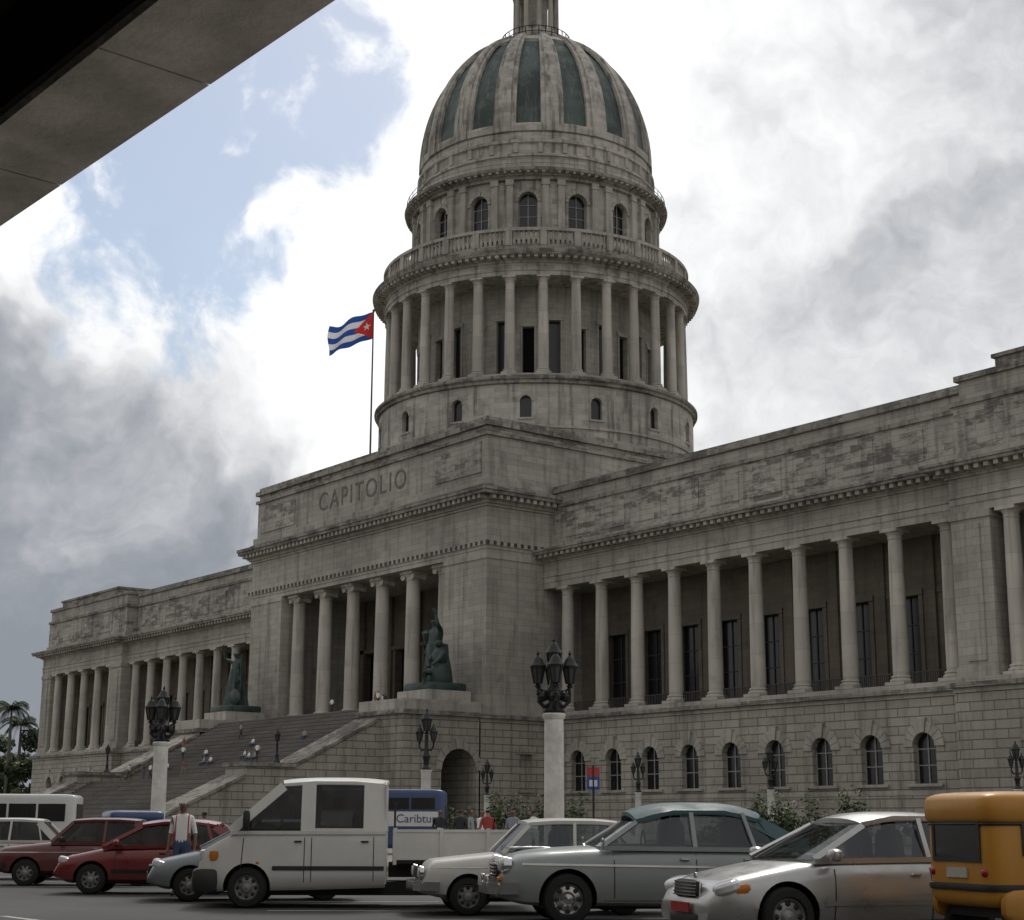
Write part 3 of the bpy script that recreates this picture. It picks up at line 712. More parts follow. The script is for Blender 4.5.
# ---------------------------------------------------------------- lamps
def lantern(b,x,y,z,s=1.):
    b.lathe([(.03*s,z-.12*s),(.10*s,z-.05*s),(.05*s,z),(.11*s,z+.02*s)],(x,y,0),n=6,mat=0)
    b.lathe([(.10*s,z+.02*s),(.185*s,z+.45*s)],(x,y,0),n=6,mat=1,sm=False)
    for k in range(6):
        a=2*pi*k/6;b.bar((x+.105*s*math.cos(a),y+.105*s*math.sin(a),z+.02*s),(x+.19*s*math.cos(a),y+.19*s*math.sin(a),z+.45*s),.035*s,.035*s,0)
    b.lathe([(.22*s,z+.44*s),(.23*s,z+.49*s),(.15*s,z+.60*s),(.13*s,z+.66*s),(.07*s,z+.74*s),(.03*s,z+.78*s),(.05*s,z+.82*s),(.0,z+.92*s)],(x,y,0),n=12,mat=0)
b=M()
b.lathe([(.42,0),(.42,.35),(.36,.4),(.30,.55),(.30,.6),(.285,4.0),(.28,4.3),(.33,4.35),(.35,4.45),(.29,4.5)],n=20,mat=2)
b.lathe([(.29,4.45),(.34,4.55),(.20,4.68),(.16,4.85),(.26,5.0),(.28,5.15),(.15,5.3),(.12,5.45),(.10,5.8)],n=12,mat=0)
for k in range(4):
    a=pi/4+k*pi/2;c_,s_=math.cos(a),math.sin(a)
    P=[(.1*c_,.1*s_,4.75),(.3*c_,.3*s_,4.68),(.46*c_,.46*s_,4.85),(.48*c_,.48*s_,5.05),(.46*c_,.46*s_,5.25)]
    b.tube(P,[.07,.07,.065,.05,.05],6,0)
    b.sq((.32*c_,.32*s_,4.98),(.17,.17,.17),n=8,mat=0);b.tube([(.1*c_,.1*s_,5.22),(.3*c_,.3*s_,5.12),(.46*c_,.46*s_,5.22)],.045,6,0)
    lantern(b,.48*c_,.48*s_,5.34,1.12)
lantern(b,0,0,5.72,1.15)
lampA=b.mesh('street_lamp',[IRON,LAMPGL,POSTW])
def lamp(me,x,y,z=0,s=1,a=0): return place('street_lamp',me,None,(x,y,z),rad(a),s)
b=M()
b.box(-.35,.35,-.35,.35,0,.5,2);b.lathe([(.28,.5),(.25,.7),(.23,3.6),(.28,3.7),(.14,3.8)],n=16,mat=2)
b.lathe([(.24,3.7),(.25,3.78),(.13,3.95),(.15,4.2),(.20,4.35),(.11,4.55),(.08,5.35)],n=12,mat=0)
for s in(1,-1):
    b.tube([(0,0,4.7),(.22*s,0,4.62),(.34*s,0,4.8),(.34*s,0,4.95)],.05,6,0);lantern(b,.34*s,0,5.05,.9)
lantern(b,0,0,5.5,1.2)
lampB=b.mesh('street_lamp',[IRON,LAMPGL,POSTW])
b=M()
b.lathe([(.35,0),(.35,.15),(.2,.3),(.14,.6),(.18,.75),(.11,.9),(.10,1.6),(.16,1.7),(.09,1.8)],n=12,mat=0)
lantern(b,0,0,1.95,1.3)
lampC=b.mesh('street_lamp',[IRON,LAMPGL,POSTW])
lamp(lampA,109.6,-69.9,.14,1,12);lamp(lampA,85.8,-71.1,.14,1,12);lamp(lampA,61.5,-72,.14,1,12)
lamp(lampB,84.3,-56.9,.14,1.0,40)
lamp(lampC,18.3,-27.4,6.66,1.0);lamp(lampC,-18.3,-27.4,6.66,1.0)
lamp(lampB,65,-26,0,.95,60);lamp(lampB,77.4,-26.3,0,.95,60);lamp(lampB,94.2,-25,0,.9,60);lamp(lampB,48,-26,0,.95,60)

# ---------------------------------------------------------------- vehicles
TYRE=simple('tyre_rubber',(.015,.015,.015),.85);CHROME=simple('chrome_trim',(.5,.5,.5),.18,metal=.9,var=.1);HUB=simple('wheel_hub_metal',(.30,.30,.30),.4,metal=.6)
GL=glass('car_window_glass',(.50,.54,.54),.06);GLD=glass('tinted_window_glass',(.22,.23,.24),.04);BLK=simple('black_plastic',(.02,.02,.02),.6);SEAT=simple('seat_fabric',(.04,.037,.035),.9)
HEADL=simple('headlamp_lens',(.55,.56,.57),.12,spec=.8);AMB=simple('amber_lens',(.5,.16,.02),.2);TAIL=simple('red_lens',(.35,.01,.01),.2);PLATE=simple('licence_plate',(.45,.42,.38),.5)
def smooth(v,k=2):
    for _ in range(k): v=np.concatenate([[v[0]],(v[:-2]+2*v[1:-1]+v[2:])/4,[v[-1]]])
    return v
def wheel(b,x,y,r,s,w=.19,mt=0,mh=1):
    pr=[(.05,-w/2),(r*.62,-w/2),(r*.9,-w/2),(r*.98,-w*.35),(r,0),(r*.98,w*.35),(r*.9,w/2),(r*.66,w/2+.01),(r*.62,w/2-.02)]
    b.lathe([(a,s*z) for a,z in pr],(x,y,r),n=28,mat=mt,ax='y',cap=False)
    hp=[(r*.63,w/2-.025),(r*.58,w/2-.01),(r*.5,w/2-.05),(r*.3,w/2-.04),(r*.2,w/2+.0),(.0,w/2+.01)]
    b.lathe([(a,s*z) for a,z in hp],(x,y,r),n=24,mat=mh,ax='y',cap=False)
    for k in range(8):
        a=2*pi*k/8;b.sq((x+r*.44*math.cos(a),y+s*(w/2-.038),r+r*.44*math.sin(a)),(.035,.012,.035),n=6,mat=3)
def vehicle(name,loc,hd,P,scl=1.):
    E=empty(name,(loc[0],loc[1],0.004),rad(hd));E.scale=(scl,)*3
    L=P['top'];xs=np.linspace(L[0][0],L[-1][0],56)
    f=lambda key:smooth(np.interp(-xs,[-a for a,_ in P[key]],[z for _,z in P[key]]),P.get('sm',2))
    T,W,Bt=f('top'),f('wid'),f('bot')
    cs=P.get('cs',[(0,0),(.84,0),(.955,.10),(1,.36),(1.0,.52),(.985,.72),(.945,.88),(.86,.965),(.6,1.0),(0,1.015)])
    def sp(i,k):
        w,q=cs[k];return (xs[i],W[i]*w,Bt[i]+(T[i]-Bt[i])*q)
    b=M();vs=[];K=len(cs);n=2*K-2
    for i in range(len(xs)):
        for k in range(K): vs.append(sp(i,k))
        for k in range(K-2,0,-1):
            p=sp(i,k);vs.append((p[0],-p[1],p[2]))
    fs=[(i*n+j,(i+1)*n+j,(i+1)*n+(j+1)%n,i*n+(j+1)%n) for i in range(len(xs)-1) for j in range(n)]
    fs+=[tuple(range(n)),tuple((len(xs)-1)*n+j for j in range(n))[::-1]]
    b.add(vs,fs,0,True)
    body=b.build('body',[P['paint'],BLK],E,recalc=True,ang=50)
    wr=P['wr'];cut=M()
    for wx in P['wheels']:
        for s in(1,-1):
            yw=P['wid'][len(P['wid'])//2][1]
            cut.lathe([(wr*1.16,s*(yw-.36)),(wr*1.16,s*(yw+.3))] if s>0 else [(wr*1.16,s*(yw+.3)),(wr*1.16,s*(yw-.36))],(wx,0,wr*1.02),n=32,ax='y',mat=0,sm=False)
    co=cut.build('cut',[BLK],E,recalc=True)
    md=body.modifiers.new('b','BOOLEAN');md.operation='DIFFERENCE';md.object=co;md.solver='EXACT'
    try: md.material_mode='TRANSFER'
    except Exception: pass
    dg=bpy.context.evaluated_depsgraph_get();dg.update();nm=bpy.data.meshes.new_from_object(body.evaluated_get(dg));body.modifiers.clear();body.data=nm;bpy.data.objects.remove(co)
    try: nm.set_sharp_from_angle(angle=rad(40))
    except Exception: pass
    wfun=lambda x:float(np.interp(-x,-xs,W));tfun=lambda x:float(np.interp(-x,-xs,T));bfun=lambda x:float(np.interp(-x,-xs,Bt))
    csw=lambda q:float(np.interp(q,[c[1] for c in cs[1:]],[c[0] for c in cs[1:]]))
    t=M() # trim: 0 black,1 chrome,2 headl,3 amber,4 tail,5 plate, 6 paint
    def side(x,z,o=.004):
        q=(z-bfun(x))/(tfun(x)-bfun(x));return wfun(x)*csw(q)+o
    def seam(x,z0,z1,dx=0,w=.014,mat=0):
        for s in(1,-1):
            Q=[];m_=8
            for i in range(m_+1):
                z=z0+(z1-z0)*i/m_;xx=x+dx*i/m_;Q+= [(xx-w/2,s*side(xx,z),z),(xx+w/2,s*side(xx,z),z)]
            t.add(Q,[(2*i,2*i+1,2*i+3,2*i+2) for i in range(m_)],mat)
    def strip(x0,x1,z,h,mat,o=.008,z2=None):
        z2=z if z2 is None else z2
        for s in(1,-1):
            Q=[];m_=24
            for i in range(m_+1):
                x=x0+(x1-x0)*i/m_;zz=z+(z2-z)*i/m_;Q+=[(x,s*side(x,zz-h/2,o),zz-h/2),(x,s*side(x,zz+h/2,o),zz+h/2)]
            t.add(Q,[(2*i,2*i+1,2*i+3,2*i+2) for i in range(m_)],mat)
    for a in P.get('seams',[]): seam(*a)
    for a in P.get('strips',[]): strip(*a)
    for x,z in P.get('handles',[]):
        for s in(1,-1): t.sq((x,s*(side(x,z)+.012),z),(.07,.018,.015),.5,.5,8,1 if P.get('chrome') else 0)
    c=P['cab'];xb0,xr0,xr1,xb1,zb0,zb1,zr,wb,wrf=c['xb0'],c['xr0'],c['xr1'],c['xb1'],c['zb0'],c['zb1'],c['zr'],c['wb'],c['wr']
    k=M();nx,ny=14,10
    cr=c.get('crown',.05);fall=c.get('fall',.04)
    def roof(i,j,off):
        u=i/nx;v=2*j/ny-1;x=xr0+(xr1-xr0)*u
        bow=.06*(1-v*v)
        x+= (bow if u<.5 else -bow)*abs(2*u-1)
        z=zr-cr*abs(v)**2.6-fall*abs(2*u-1)**3
        return (x,v*(wrf+.015)*(1-.04*abs(2*u-1)**3),z-off)
    vv=[roof(i,j,0) for i in range(nx+1) for j in range(ny+1)]+[roof(i,j,.055) for i in range(nx+1) for j in range(ny+1)]
    m1=(nx+1)*(ny+1);ff=[]
    for i in range(nx):
        for j in range(ny):
            q=i*(ny+1)+j;ff.append((q,q+1,q+ny+2,q+ny+1));ff.append((m1+q,m1+q+ny+1,m1+q+ny+2,m1+q+1))
    for i in range(nx):
        for j in(0,ny): q=i*(ny+1)+j;ff.append((q,q+ny+1,m1+q+ny+1,m1+q))
    for j in range(ny):
        for i in(0,nx): q=i*(ny+1)+j;ff.append((q,q+1,m1+q+1,m1+q))
    k.add(vv,ff,c.get('roofmat',0),True)
    zre=zr-cr-fall-.03;zrm=zr-cr-.03
    g=M()
    A=lambda s:Vector((xb0,s*wb,zb0));Bq=lambda s:Vector((xr0,s*wrf,zre));Cq=lambda s:Vector((xr1,s*wrf,zre));D=lambda s:Vector((xb1,s*wb,zb1))
    pw=c.get('pw',.07);cwid=c.get('cw',.12);rm=c.get('roofmat',0)
    for s in(1,-1):
        k.bar(A(s),Bq(s),pw,.05,0);k.bar(D(s)+Vector((cwid/2-.03,0,0)),Cq(s)+Vector((cwid/2-.03,0,0)),cwid,.05,c.get('cmat',0))
        for px,tx,w_ in c.get('pil',[]):
            zb=zb0+(zb1-zb0)*(px-xb0)/(xb1-xb0);k.bar((px,s*(wb+.004),zb-.03),(tx,s*(wrf+.004),zrm),w_,.05,c.get('pmat',0))
        k.bar(A(s)+Vector((0,0,-.02)),D(s)+Vector((0,0,-.02)),.06,.07,0,ref=(0,0,1))
        e1=Vector((xr0*.7+xr1*.3,s*wrf,zrm+.01));e2=Vector((xr0*.3+xr1*.7,s*wrf,zrm+.01))
        k.bar(Bq(s)+Vector((0,0,.02)),e1,.05,.05,rm,ref=(0,0,1));k.bar(e1,e2,.05,.05,rm,ref=(0,0,1));k.bar(e2,Cq(s)+Vector((0,0,.02)),.05,.05,rm,ref=(0,0,1))
        P1=[A(s),D(s),Cq(s),Vector((xr0*.3+xr1*.7,s*wrf,zrm)),Vector((xr0*.7+xr1*.3,s*wrf,zrm)),Bq(s)]
        P1=[p-Vector((0,s*.012,0)) for p in P1]
        if c.get('panel',0):
            xp,xt=c['panel']
            zb=zb0+(zb1-zb0)*(xp-xb0)/(xb1-xb0)
            k.add([Vector((xp,s*wb,zb)),D(s),Cq(s),Vector((xt,s*wrf,zrm))],[(0,1,2,3)],c.get('cmat',0))
        g.add(P1,[(0,1,2,3,4,5)])
    def screen(a,bq,sign,bw):
        n_=8;V=[]
        for i in range(n_+1):
            v=2*i/n_-1;bow=bw*(1-v*v)*sign
            V+=[Vector((a.x+bow,v*wb,a.z)),Vector((bq.x+bow*.6,v*wrf,bq.z+.03))]
        g.add(V,[(2*i,2*i+2,2*i+3,2*i+1) for i in range(n_)],0,True)
    screen(A(1),Bq(1),1,.09)
    if c.get('rearglass',True): screen(D(1),Cq(1),-1,.06)
    else: k.add([(xb1,-wb,zb1),(xb1,wb,zb1),(xr1,wrf,zr-.03),(xr1,-wrf,zr-.03)],[(0,1,2,3)],0)
    k.build('cabin',[P['paint'],P.get('roofpaint',P['paint']),BLK],E,ang=50)
    g.build('windows',[P.get('glass',GL)],E)
    st=M()
    for sx in c.get('seats',[]):
        for s in(1,-1):
            st.sq((sx,s*.36,zb0+.02),(.10,.24,.34),.5,.5,12);st.sq((sx+.0,s*.36,zb0+.36),(.06,.12,.09),.6,.6,10)
    st.lathe([(.15,0),(.18,.012),(.15,.024)],(c.get('seats',[0])[0]+.45,.36,zb0+.05),n=16,ax='x',cap=False)
    st.box(xb0-.15,xb1+.25,-wb+.08,wb-.08,zb0-.05,zb0+.025)
    st.build('seats',[SEAT],E)
    w=M()
    for wx in P['wheels']:
        yw=P['wid'][len(P['wid'])//2][1]
        for s in(1,-1): wheel(w,wx,s*(yw-.13),wr,s,P.get('tw',.19))
    w.build('wheels',[TYRE,P.get('hub',HUB),BLK,BLK],E)
    w=M();w.box(P['wheels'][1]-.3,P['wheels'][0]+.3,-.55,.55,.2,.42);w.build('chassis',[BLK],E)
    if 'extra' in P: P['extra'](t,side,wfun,tfun)
    t.build('trim',[BLK,CHROME,HEADL,AMB,TAIL,PLATE,P['paint']],E)
    return E
def bumper(t,x,z,w,h,mat,sg=1,d=.06):
    P=[(x-sg*.38,w,z),(x-sg*.12,w*.98,z),(x,w*.8,z),(x+sg*.05,0,z),(x,-w*.8,z),(x-sg*.12,-w*.98,z),(x-sg*.38,-w,z)]
    for i in range(len(P)-1): t.bar(P[i],P[i+1],h,d,mat,ref=(0,0,1))
    for p in P[1:-1]: t.sq(p,(d*.52,d*.52,h*.5),.4,1,10,mat)
P_WHITE=paint('white_van_paint',(.64,.63,.60),0,.45,.45,.25);P_CREAM=paint('off_white_paint',(.56,.55,.51),0,.4,.3,.4);P_RED=paint('dark_red_paint',(.17,.012,.015),.1,.3,.2)
P_RED2=paint('faded_red_paint',(.11,.016,.018),.0,.4,.3);P_SILV=paint('silver_paint',(.42,.42,.41),.55,.3,.3);P_TEAL=paint('dusty_teal_paint',(.04,.095,.105),.0,.55,.1,.05);P_GREY=paint('blue_grey_paint',(.25,.275,.275),.0,.4,.35,.35);P_LTBL=paint('pale_blue_paint',(.20,.235,.25),.2,.4,.3,.4)
def sedan(front=2.1,hood=.85,deck=.86,cowl=.95,L=4.1,W=.8,zb=.26):
    r=front-L
    return dict(top=[(front,.5),(front-.03,hood-.15),(front-.12,hood-.03),(front-.5,hood+.01),(.75,cowl),(0,cowl+.0),(-.9,cowl),(r+.6,deck+.02),(r+.15,deck-.03),(r+.04,deck-.15),(r,.5)],
     wid=[(front,W*.86),(front-.1,W*.93),(front-.5,W*.98),(0,W),(r+.5,W*.98),(r+.1,W*.93),(r,W*.86)],
     bot=[(front,.34),(front-.3,zb),(0,zb),(r+.4,zb),(r,.36)])
def box_extra(rnd=True,grille=1,chrome=1):
    def f(t,side,w,tp):
        x=2.1
        bumper(t,2.2,.44,.79,.13,chrome,1);bumper(t,-2.1,.46,.79,.13,chrome,-1)
        t.box(x-.02,x+.02,-.62,.62,.55,.72,0)
        for i in range(7): z=.565+i*.022;t.box(x+.018,x+.03,-.4,.4,z,z+.008,1)
        for s in(1,-1):
            if rnd: t.lathe([(.0,.06),(.07,.05),(.095,0)],(x+.0,s*.6,.64),n=16,mat=2,ax='x',cap=False);t.lathe([(.095,-.04),(.11,.02),(.095,.03)],(x,s*.6,.64),n=16,mat=1,ax='x',cap=False)
            else: t.sq((x-.02,s*.6,.64),(.06,.13,.08),.3,.3,10,2);t.sq((x-.05,s*.76,.63),(.07,.04,.07),.4,.4,8,3)
            t.sq((-2.0,s*.6,.66),(.05,.13,.08),.3,.3,10,4);t.sq((.62,s*.9,1.0),(.05,.09,.06),.6,.6,10,0)
        t.box(2.24,2.25,-.2,.2,.38,.49,5);t.box(-2.16,-2.15,-.2,.2,.5,.61,5)
    return f
def lada(name,loc,hd,pt,glassm=GL,chrome=1,rnd=True,scl=1.):
    P=sedan();P.update(paint=pt,wr=.29,wheels=(1.38,-1.05),glass=glassm,chrome=True,
      cab=dict(xb0=.85,xr0=.42,xr1=-1.0,xb1=-1.45,zb0=.93,zb1=.92,zr=1.47,wb=.74,wr=.61,pil=[(-.28,-.3,.05),(-1.05,-.93,.035)],cw=.16,seats=[-.15,-1.05],crown=.045),
      seams=[(.62,.32,.9),(-.28,.32,.9),(-1.1,.5,.9,-.05)],handles=[(-.12,.8),(-.95,.8)],strips=[(1.95,-1.85,.72,.02,1)],extra=box_extra(rnd,1,chrome))
    return vehicle(name,loc,hd,P,scl)
lada('parked_car',(110.8,-84.6),238,P_RED2,GLD,0,False,1.03)
lada('parked_car',(105.7,-84.9),240,P_CREAM,GLD,0,False,1.03)
lada('vintage_sedan',(125.95,-83.4),240,P_CREAM,GL,1,True,1.02)
P=sedan(2.0,.80,.9,.95,3.95,.81,.22);P['top']=[(2.0,.45),(1.98,.62),(1.88,.72),(1.5,.80),(.95,.92),(0,.95),(-1.2,.98),(-1.75,.97),(-1.9,.85),(-1.95,.5)]
def hat(t,side,w,tp):
    for s in(1,-1):
        t.sq((1.78,s*.6,.66),(.16,.15,.075),.6,.7,12,2,Matrix.Rotation(-.25,3,'Y'));t.sq((-1.86,s*.64,.86),(.06,.1,.16),.5,.5,10,4);t.sq((.75,s*.92,1.0),(.07,.1,.07),.7,.7,10,6)
        t.sq((1.92,s*.55,.38),(.05,.07,.05),n=8,mat=2)
    t.sq((1.95,0,.60),(.05,.38,.05),.4,.4,10,0);t.sq((1.97,0,.38),(.05,.5,.07),.4,.4,10,0);t.box(2.01,2.02,-.22,.22,.42,.52,5)
P.update(paint=P_RED,wr=.30,wheels=(1.25,-1.2),glass=GLD,cab=dict(xb0=1.05,xr0=.3,xr1=-1.2,xb1=-1.75,zb0=.93,zb1=.97,zr=1.48,wb=.74,wr=.60,pil=[(-.3,-.32,.06),(-1.15,-1.0,.06)],cw=.16,seats=[-.1,-1.0],crown=.06,fall=.07),
  seams=[(.8,.3,.9,-.03),(-.3,.3,.92),(-1.0,.55,.92,-.12)],handles=[(-.15,.8),(-.95,.82)],strips=[(.85,-.8,.45,.07,0)],extra=hat)
vehicle('parked_hatchback',(115.65,-85.3),236,P)
P2=dict(P);P2['paint']=P_LTBL;P2['glass']=GL;vehicle('parked_hatchback',(119.25,-85.05),244,P2)
# 1950s sedan (two-tone)
F=2.4;R_=-2.4
P=dict(top=[(F,.62),(F-.04,.78),(F-.15,.90),(F-.5,.97),(1.0,1.02),(.6,1.04),(-.8,1.04),(-1.4,1.03),(-2.0,.96),(-2.28,.84),(R_,.58)],
  wid=[(F,.70),(F-.12,.80),(F-.5,.87),(0,.885),(-1.7,.87),(-2.25,.78),(R_,.66)],bot=[(F,.36),(F-.3,.26),(0,.24),(-2.0,.27),(R_,.38)],
  cs=[(0,0),(.86,0),(.95,.06),(.99,.25),(1.0,.45),(.985,.66),(.95,.83),(.84,.94),(.55,1.0),(0,1.03)],sm=3)
def old(t,side,w,tp):
    bumper(t,2.52,.48,.84,.15,1,1,.09);bumper(t,-2.5,.48,.80,.15,1,-1,.08)
    for s in(1,-1):
        t.lathe([(.0,.09),(.07,.075),(.10,.02)],(2.33,s*.66,.78),n=18,mat=2,ax='x',cap=False);t.lathe([(.10,-.1),(.125,.01),(.10,.04)],(2.33,s*.66,.78),n=18,mat=1,ax='x',cap=False)
        t.sq((2.53,s*.35,.52),(.05,.035,.13),.7,.7,10,1);t.sq((2.38,s*.66,.60),(.05,.07,.035),.7,.7,10,3)
        t.sq((-2.25,s*.7,.78),(.09,.05,.09),.8,.8,10,4);t.tube([(1.0,s*.80,1.0),(1.02,s*.92,1.06)],.012,6,1);t.sq((1.02,s*.95,1.1),(.02,.07,.05),.6,.8,10,1)
    t.sq((2.39,0,.70),(.05,.5,.11),.5,.6,12,0)
    for i in range(5): z=.61+i*.045;t.sq((2.43,0,z),(.03,.50-.02*abs(i-2),.011),.5,.5,10,1)
    t.sq((1.9,0,1.0),(.35,.02,.02),n=10,mat=1);t.box(2.6,2.61,-.2,.2,.5,.61,5)
P.update(paint=P_GREY,roofpaint=P_TEAL,wr=.34,wheels=(1.48,-1.3),glass=GL,chrome=True,hub=CHROME,
  cab=dict(xb0=1.0,xr0=.5,xr1=-1.25,xb1=-1.9,zb0=1.03,zb1=1.0,zr=1.63,wb=.80,wr=.62,roofmat=1,cmat=1,pil=[(-.28,-.26,.06),(-1.12,-.98,.05)],cw=.2,pw=.06,panel=(-1.42,-1.15),seats=[-.1,-1.0],crown=.12,fall=.13),
  seams=[(.85,.35,1.0),(-.28,.35,1.0),(-1.15,.6,1.0,-.05)],handles=[(-.12,.86),(-1.0,.86)],strips=[(2.25,-2.1,.80,.028,1,.012,.74),(1.0,-.85,.30,.05,1)],extra=old)
vehicle('vintage_sedan',(128.72,-83.45),238,P,1.06)
# silver saloon
F=2.42;R_=-2.42
P=dict(top=[(F,.48),(F-.03,.62),(F-.12,.70),(F-.45,.78),(1.35,.90),(1.0,.95),(-.8,.97),(-1.5,.99),(-2.1,.97),(-2.36,.88),(R_,.55)],
  wid=[(F,.66),(F-.08,.78),(F-.3,.86),(F-.9,.905),(0,.915),(-1.8,.89),(-2.3,.80),(R_,.72)],bot=[(F,.26),(F-.3,.2),(0,.2),(-2.0,.22),(R_,.32)],sm=3)
def merc(t,side,w,tp):
    for s in(1,-1):
        rz=Matrix.Rotation(-.35*s,3,'Z')@Matrix.Rotation(.3,3,'Y')
        t.sq((2.17,s*.66,.64),(.17,.19,.085),.7,.8,14,2,rz);t.sq((2.08,s*.80,.62),(.13,.05,.06),.7,.7,10,3,rz)
        t.sq((-2.3,s*.62,.80),(.1,.2,.09),.5,.6,10,4);t.sq((.98,s*.99,1.0),(.08,.12,.075),.7,.8,12,6)
        t.sq((2.36,s*.58,.32),(.04,.1,.05),.6,.7,10,0)
    t.sq((2.36,0,.62),(.06,.33,.105),.45,.6,14,0,Matrix.Rotation(-.2,3,'Y'))
    for i in range(5): z=.55+i*.036;t.sq((2.41-.006*i,0,z),(.03,.31,.009),.5,.5,10,1)
    t.tube([(2.37,-.34,.53),(2.36,-.34,.70),(2.33,0,.725),(2.36,.34,.70),(2.37,.34,.53)],.014,6,1)
    t.sq((2.4,0,.30),(.04,.42,.06),.4,.5,10,0);t.box(2.455,2.47,-.25,.25,.36,.47,4);t.lathe([(.0,-.01),(.035,-.01),(.035,.01),(0,.01)],(2.26,0,.76),n=12,mat=1,ax='x')
P.update(paint=P_SILV,wr=.33,wheels=(1.52,-1.33),glass=GL,chrome=True,tw=.22,
  cab=dict(xb0=1.15,xr0=.4,xr1=-.95,xb1=-1.72,zb0=.95,zb1=.985,zr=1.50,wb=.80,wr=.62,pil=[(-.35,-.33,.06),(-1.22,-1.0,.05)],cw=.15,seats=[-.1,-1.05],crown=.06,fall=.08),
  seams=[(.95,.28,.92,-.03),(-.32,.28,.94),(-1.15,.5,.95,-.1)],handles=[(-.12,.78),(-1.05,.8)],strips=[(1.08,-.9,.47,.05,6,.012)],extra=merc)
vehicle('silver_saloon_car',(133.0,-83.95),250,P,1.05)
# double-cab pickup
F=2.78
P=dict(top=[(F,.55),(F-.03,.82),(F-.12,.98),(F-.35,1.10),(2.15,1.25),(1.8,1.28),(0,1.28),(-.36,1.28),(-.40,1.27)],
  wid=[(F,.82),(F-.1,.92),(F-.4,.98),(1.0,.99),(.5,.99),(-.40,.99)],bot=[(F,.30),(F-.3,.28),(1,.30),(-.40,.34)],sm=1,
  cs=[(0,0),(.92,0),(.975,.06),(1,.25),(1.0,.5),(.995,.8),(.985,.92),(.96,.98),(.7,1.0),(0,1.005)])
def van(t,side,w,tp):
    t.sq((2.76,0,.45),(.10,.95,.20),.35,.35,14,0);t.sq((2.62,.9,.45),(.22,.12,.2),.4,.4,12,0);t.sq((2.62,-.9,.45),(.22,.12,.2),.4,.4,12,0)
    t.sq((2.74,0,.80),(.05,.5,.07),.4,.4,10,0)
    for s in(1,-1):
        t.sq((2.62,s*.76,.86),(.13,.15,.11),.5,.6,12,2);t.sq((2.48,s*.93,.86),(.09,.05,.09),.5,.5,8,3)
        t.sq((1.95,s*1.12,1.45),(.06,.09,.17),.5,.5,12,0);t.bar((1.95,s*.97,1.4),(1.95,s*1.1,1.42),.04,.04,0)
        t.sq((1.75,s*1.0,.75),(.03,.01,.02),n=6,mat=3)
        t.box(.9,-.35,s*.958,s*.972,1.26,1.32,6)
        t.bar((2.10,s*.965,1.30),(1.42,s*.885,2.0),.05,.02,0);t.bar((2.1,s*.968,1.31),(1.0,s*.968,1.31),.03,.02,0,ref=(0,0,1))
    t.box(-.42,-.39,-.97,.97,.4,2.05,6)
    t.box(-.52,-3.0,-1.0,1.0,.74,.82,0)
    for s in(1,-1):
        t.box(-.52,-3.0,s*.98,s*1.02,.80,1.30,6)
        for x in(-.56,-1.35,-2.15,-2.95): t.box(x-.03,x+.03,s*1.02,s*1.045,.72,1.33,6)
        t.box(-.52,-3.0,s*1.02,s*1.035,.80,.84,6);t.box(-.52,-3.0,s*1.02,s*1.035,1.26,1.30,6)
        t.box(-.45,-2.9,s*.38,s*.46,.5,.74,0);t.box(-1.2,-1.9,s*.72,s*.98,.38,.62,0)
    t.box(-2.98,-3.02,-1,1,.80,1.30,6)
    for y in(-.9,-.45,0,.45,.9): t.bar((-.55,y,1.25),(-.55,y,1.75),.03,.03,0)
    t.bar((-.55,-.92,1.75),(-.55,.92,1.75),.04,.04,0)
P.update(paint=P_WHITE,wr=.34,wheels=(1.92,-1.95),glass=GLD,tw=.2,
  cab=dict(xb0=2.22,xr0=1.35,xr1=-.38,xb1=-.40,zb0=1.26,zb1=1.27,zr=2.19,wb=.965,wr=.87,pil=[(.92,.92,.24),(-.2,-.2,.36)],cw=.1,pw=.16,seats=[.95,.1],crown=.09,fall=.05,rearglass=False),
  seams=[(2.05,.35,1.24,-.06),(.97,.33,1.26),(.85,.33,1.26),(-.2,.45,1.26)],handles=[(1.08,1.1),(-.05,1.1)],strips=[(1.5,-.38,.66,.07,0,.012)],extra=van)
vehicle('double_cab_truck',(122.3,-84.65),236,P)

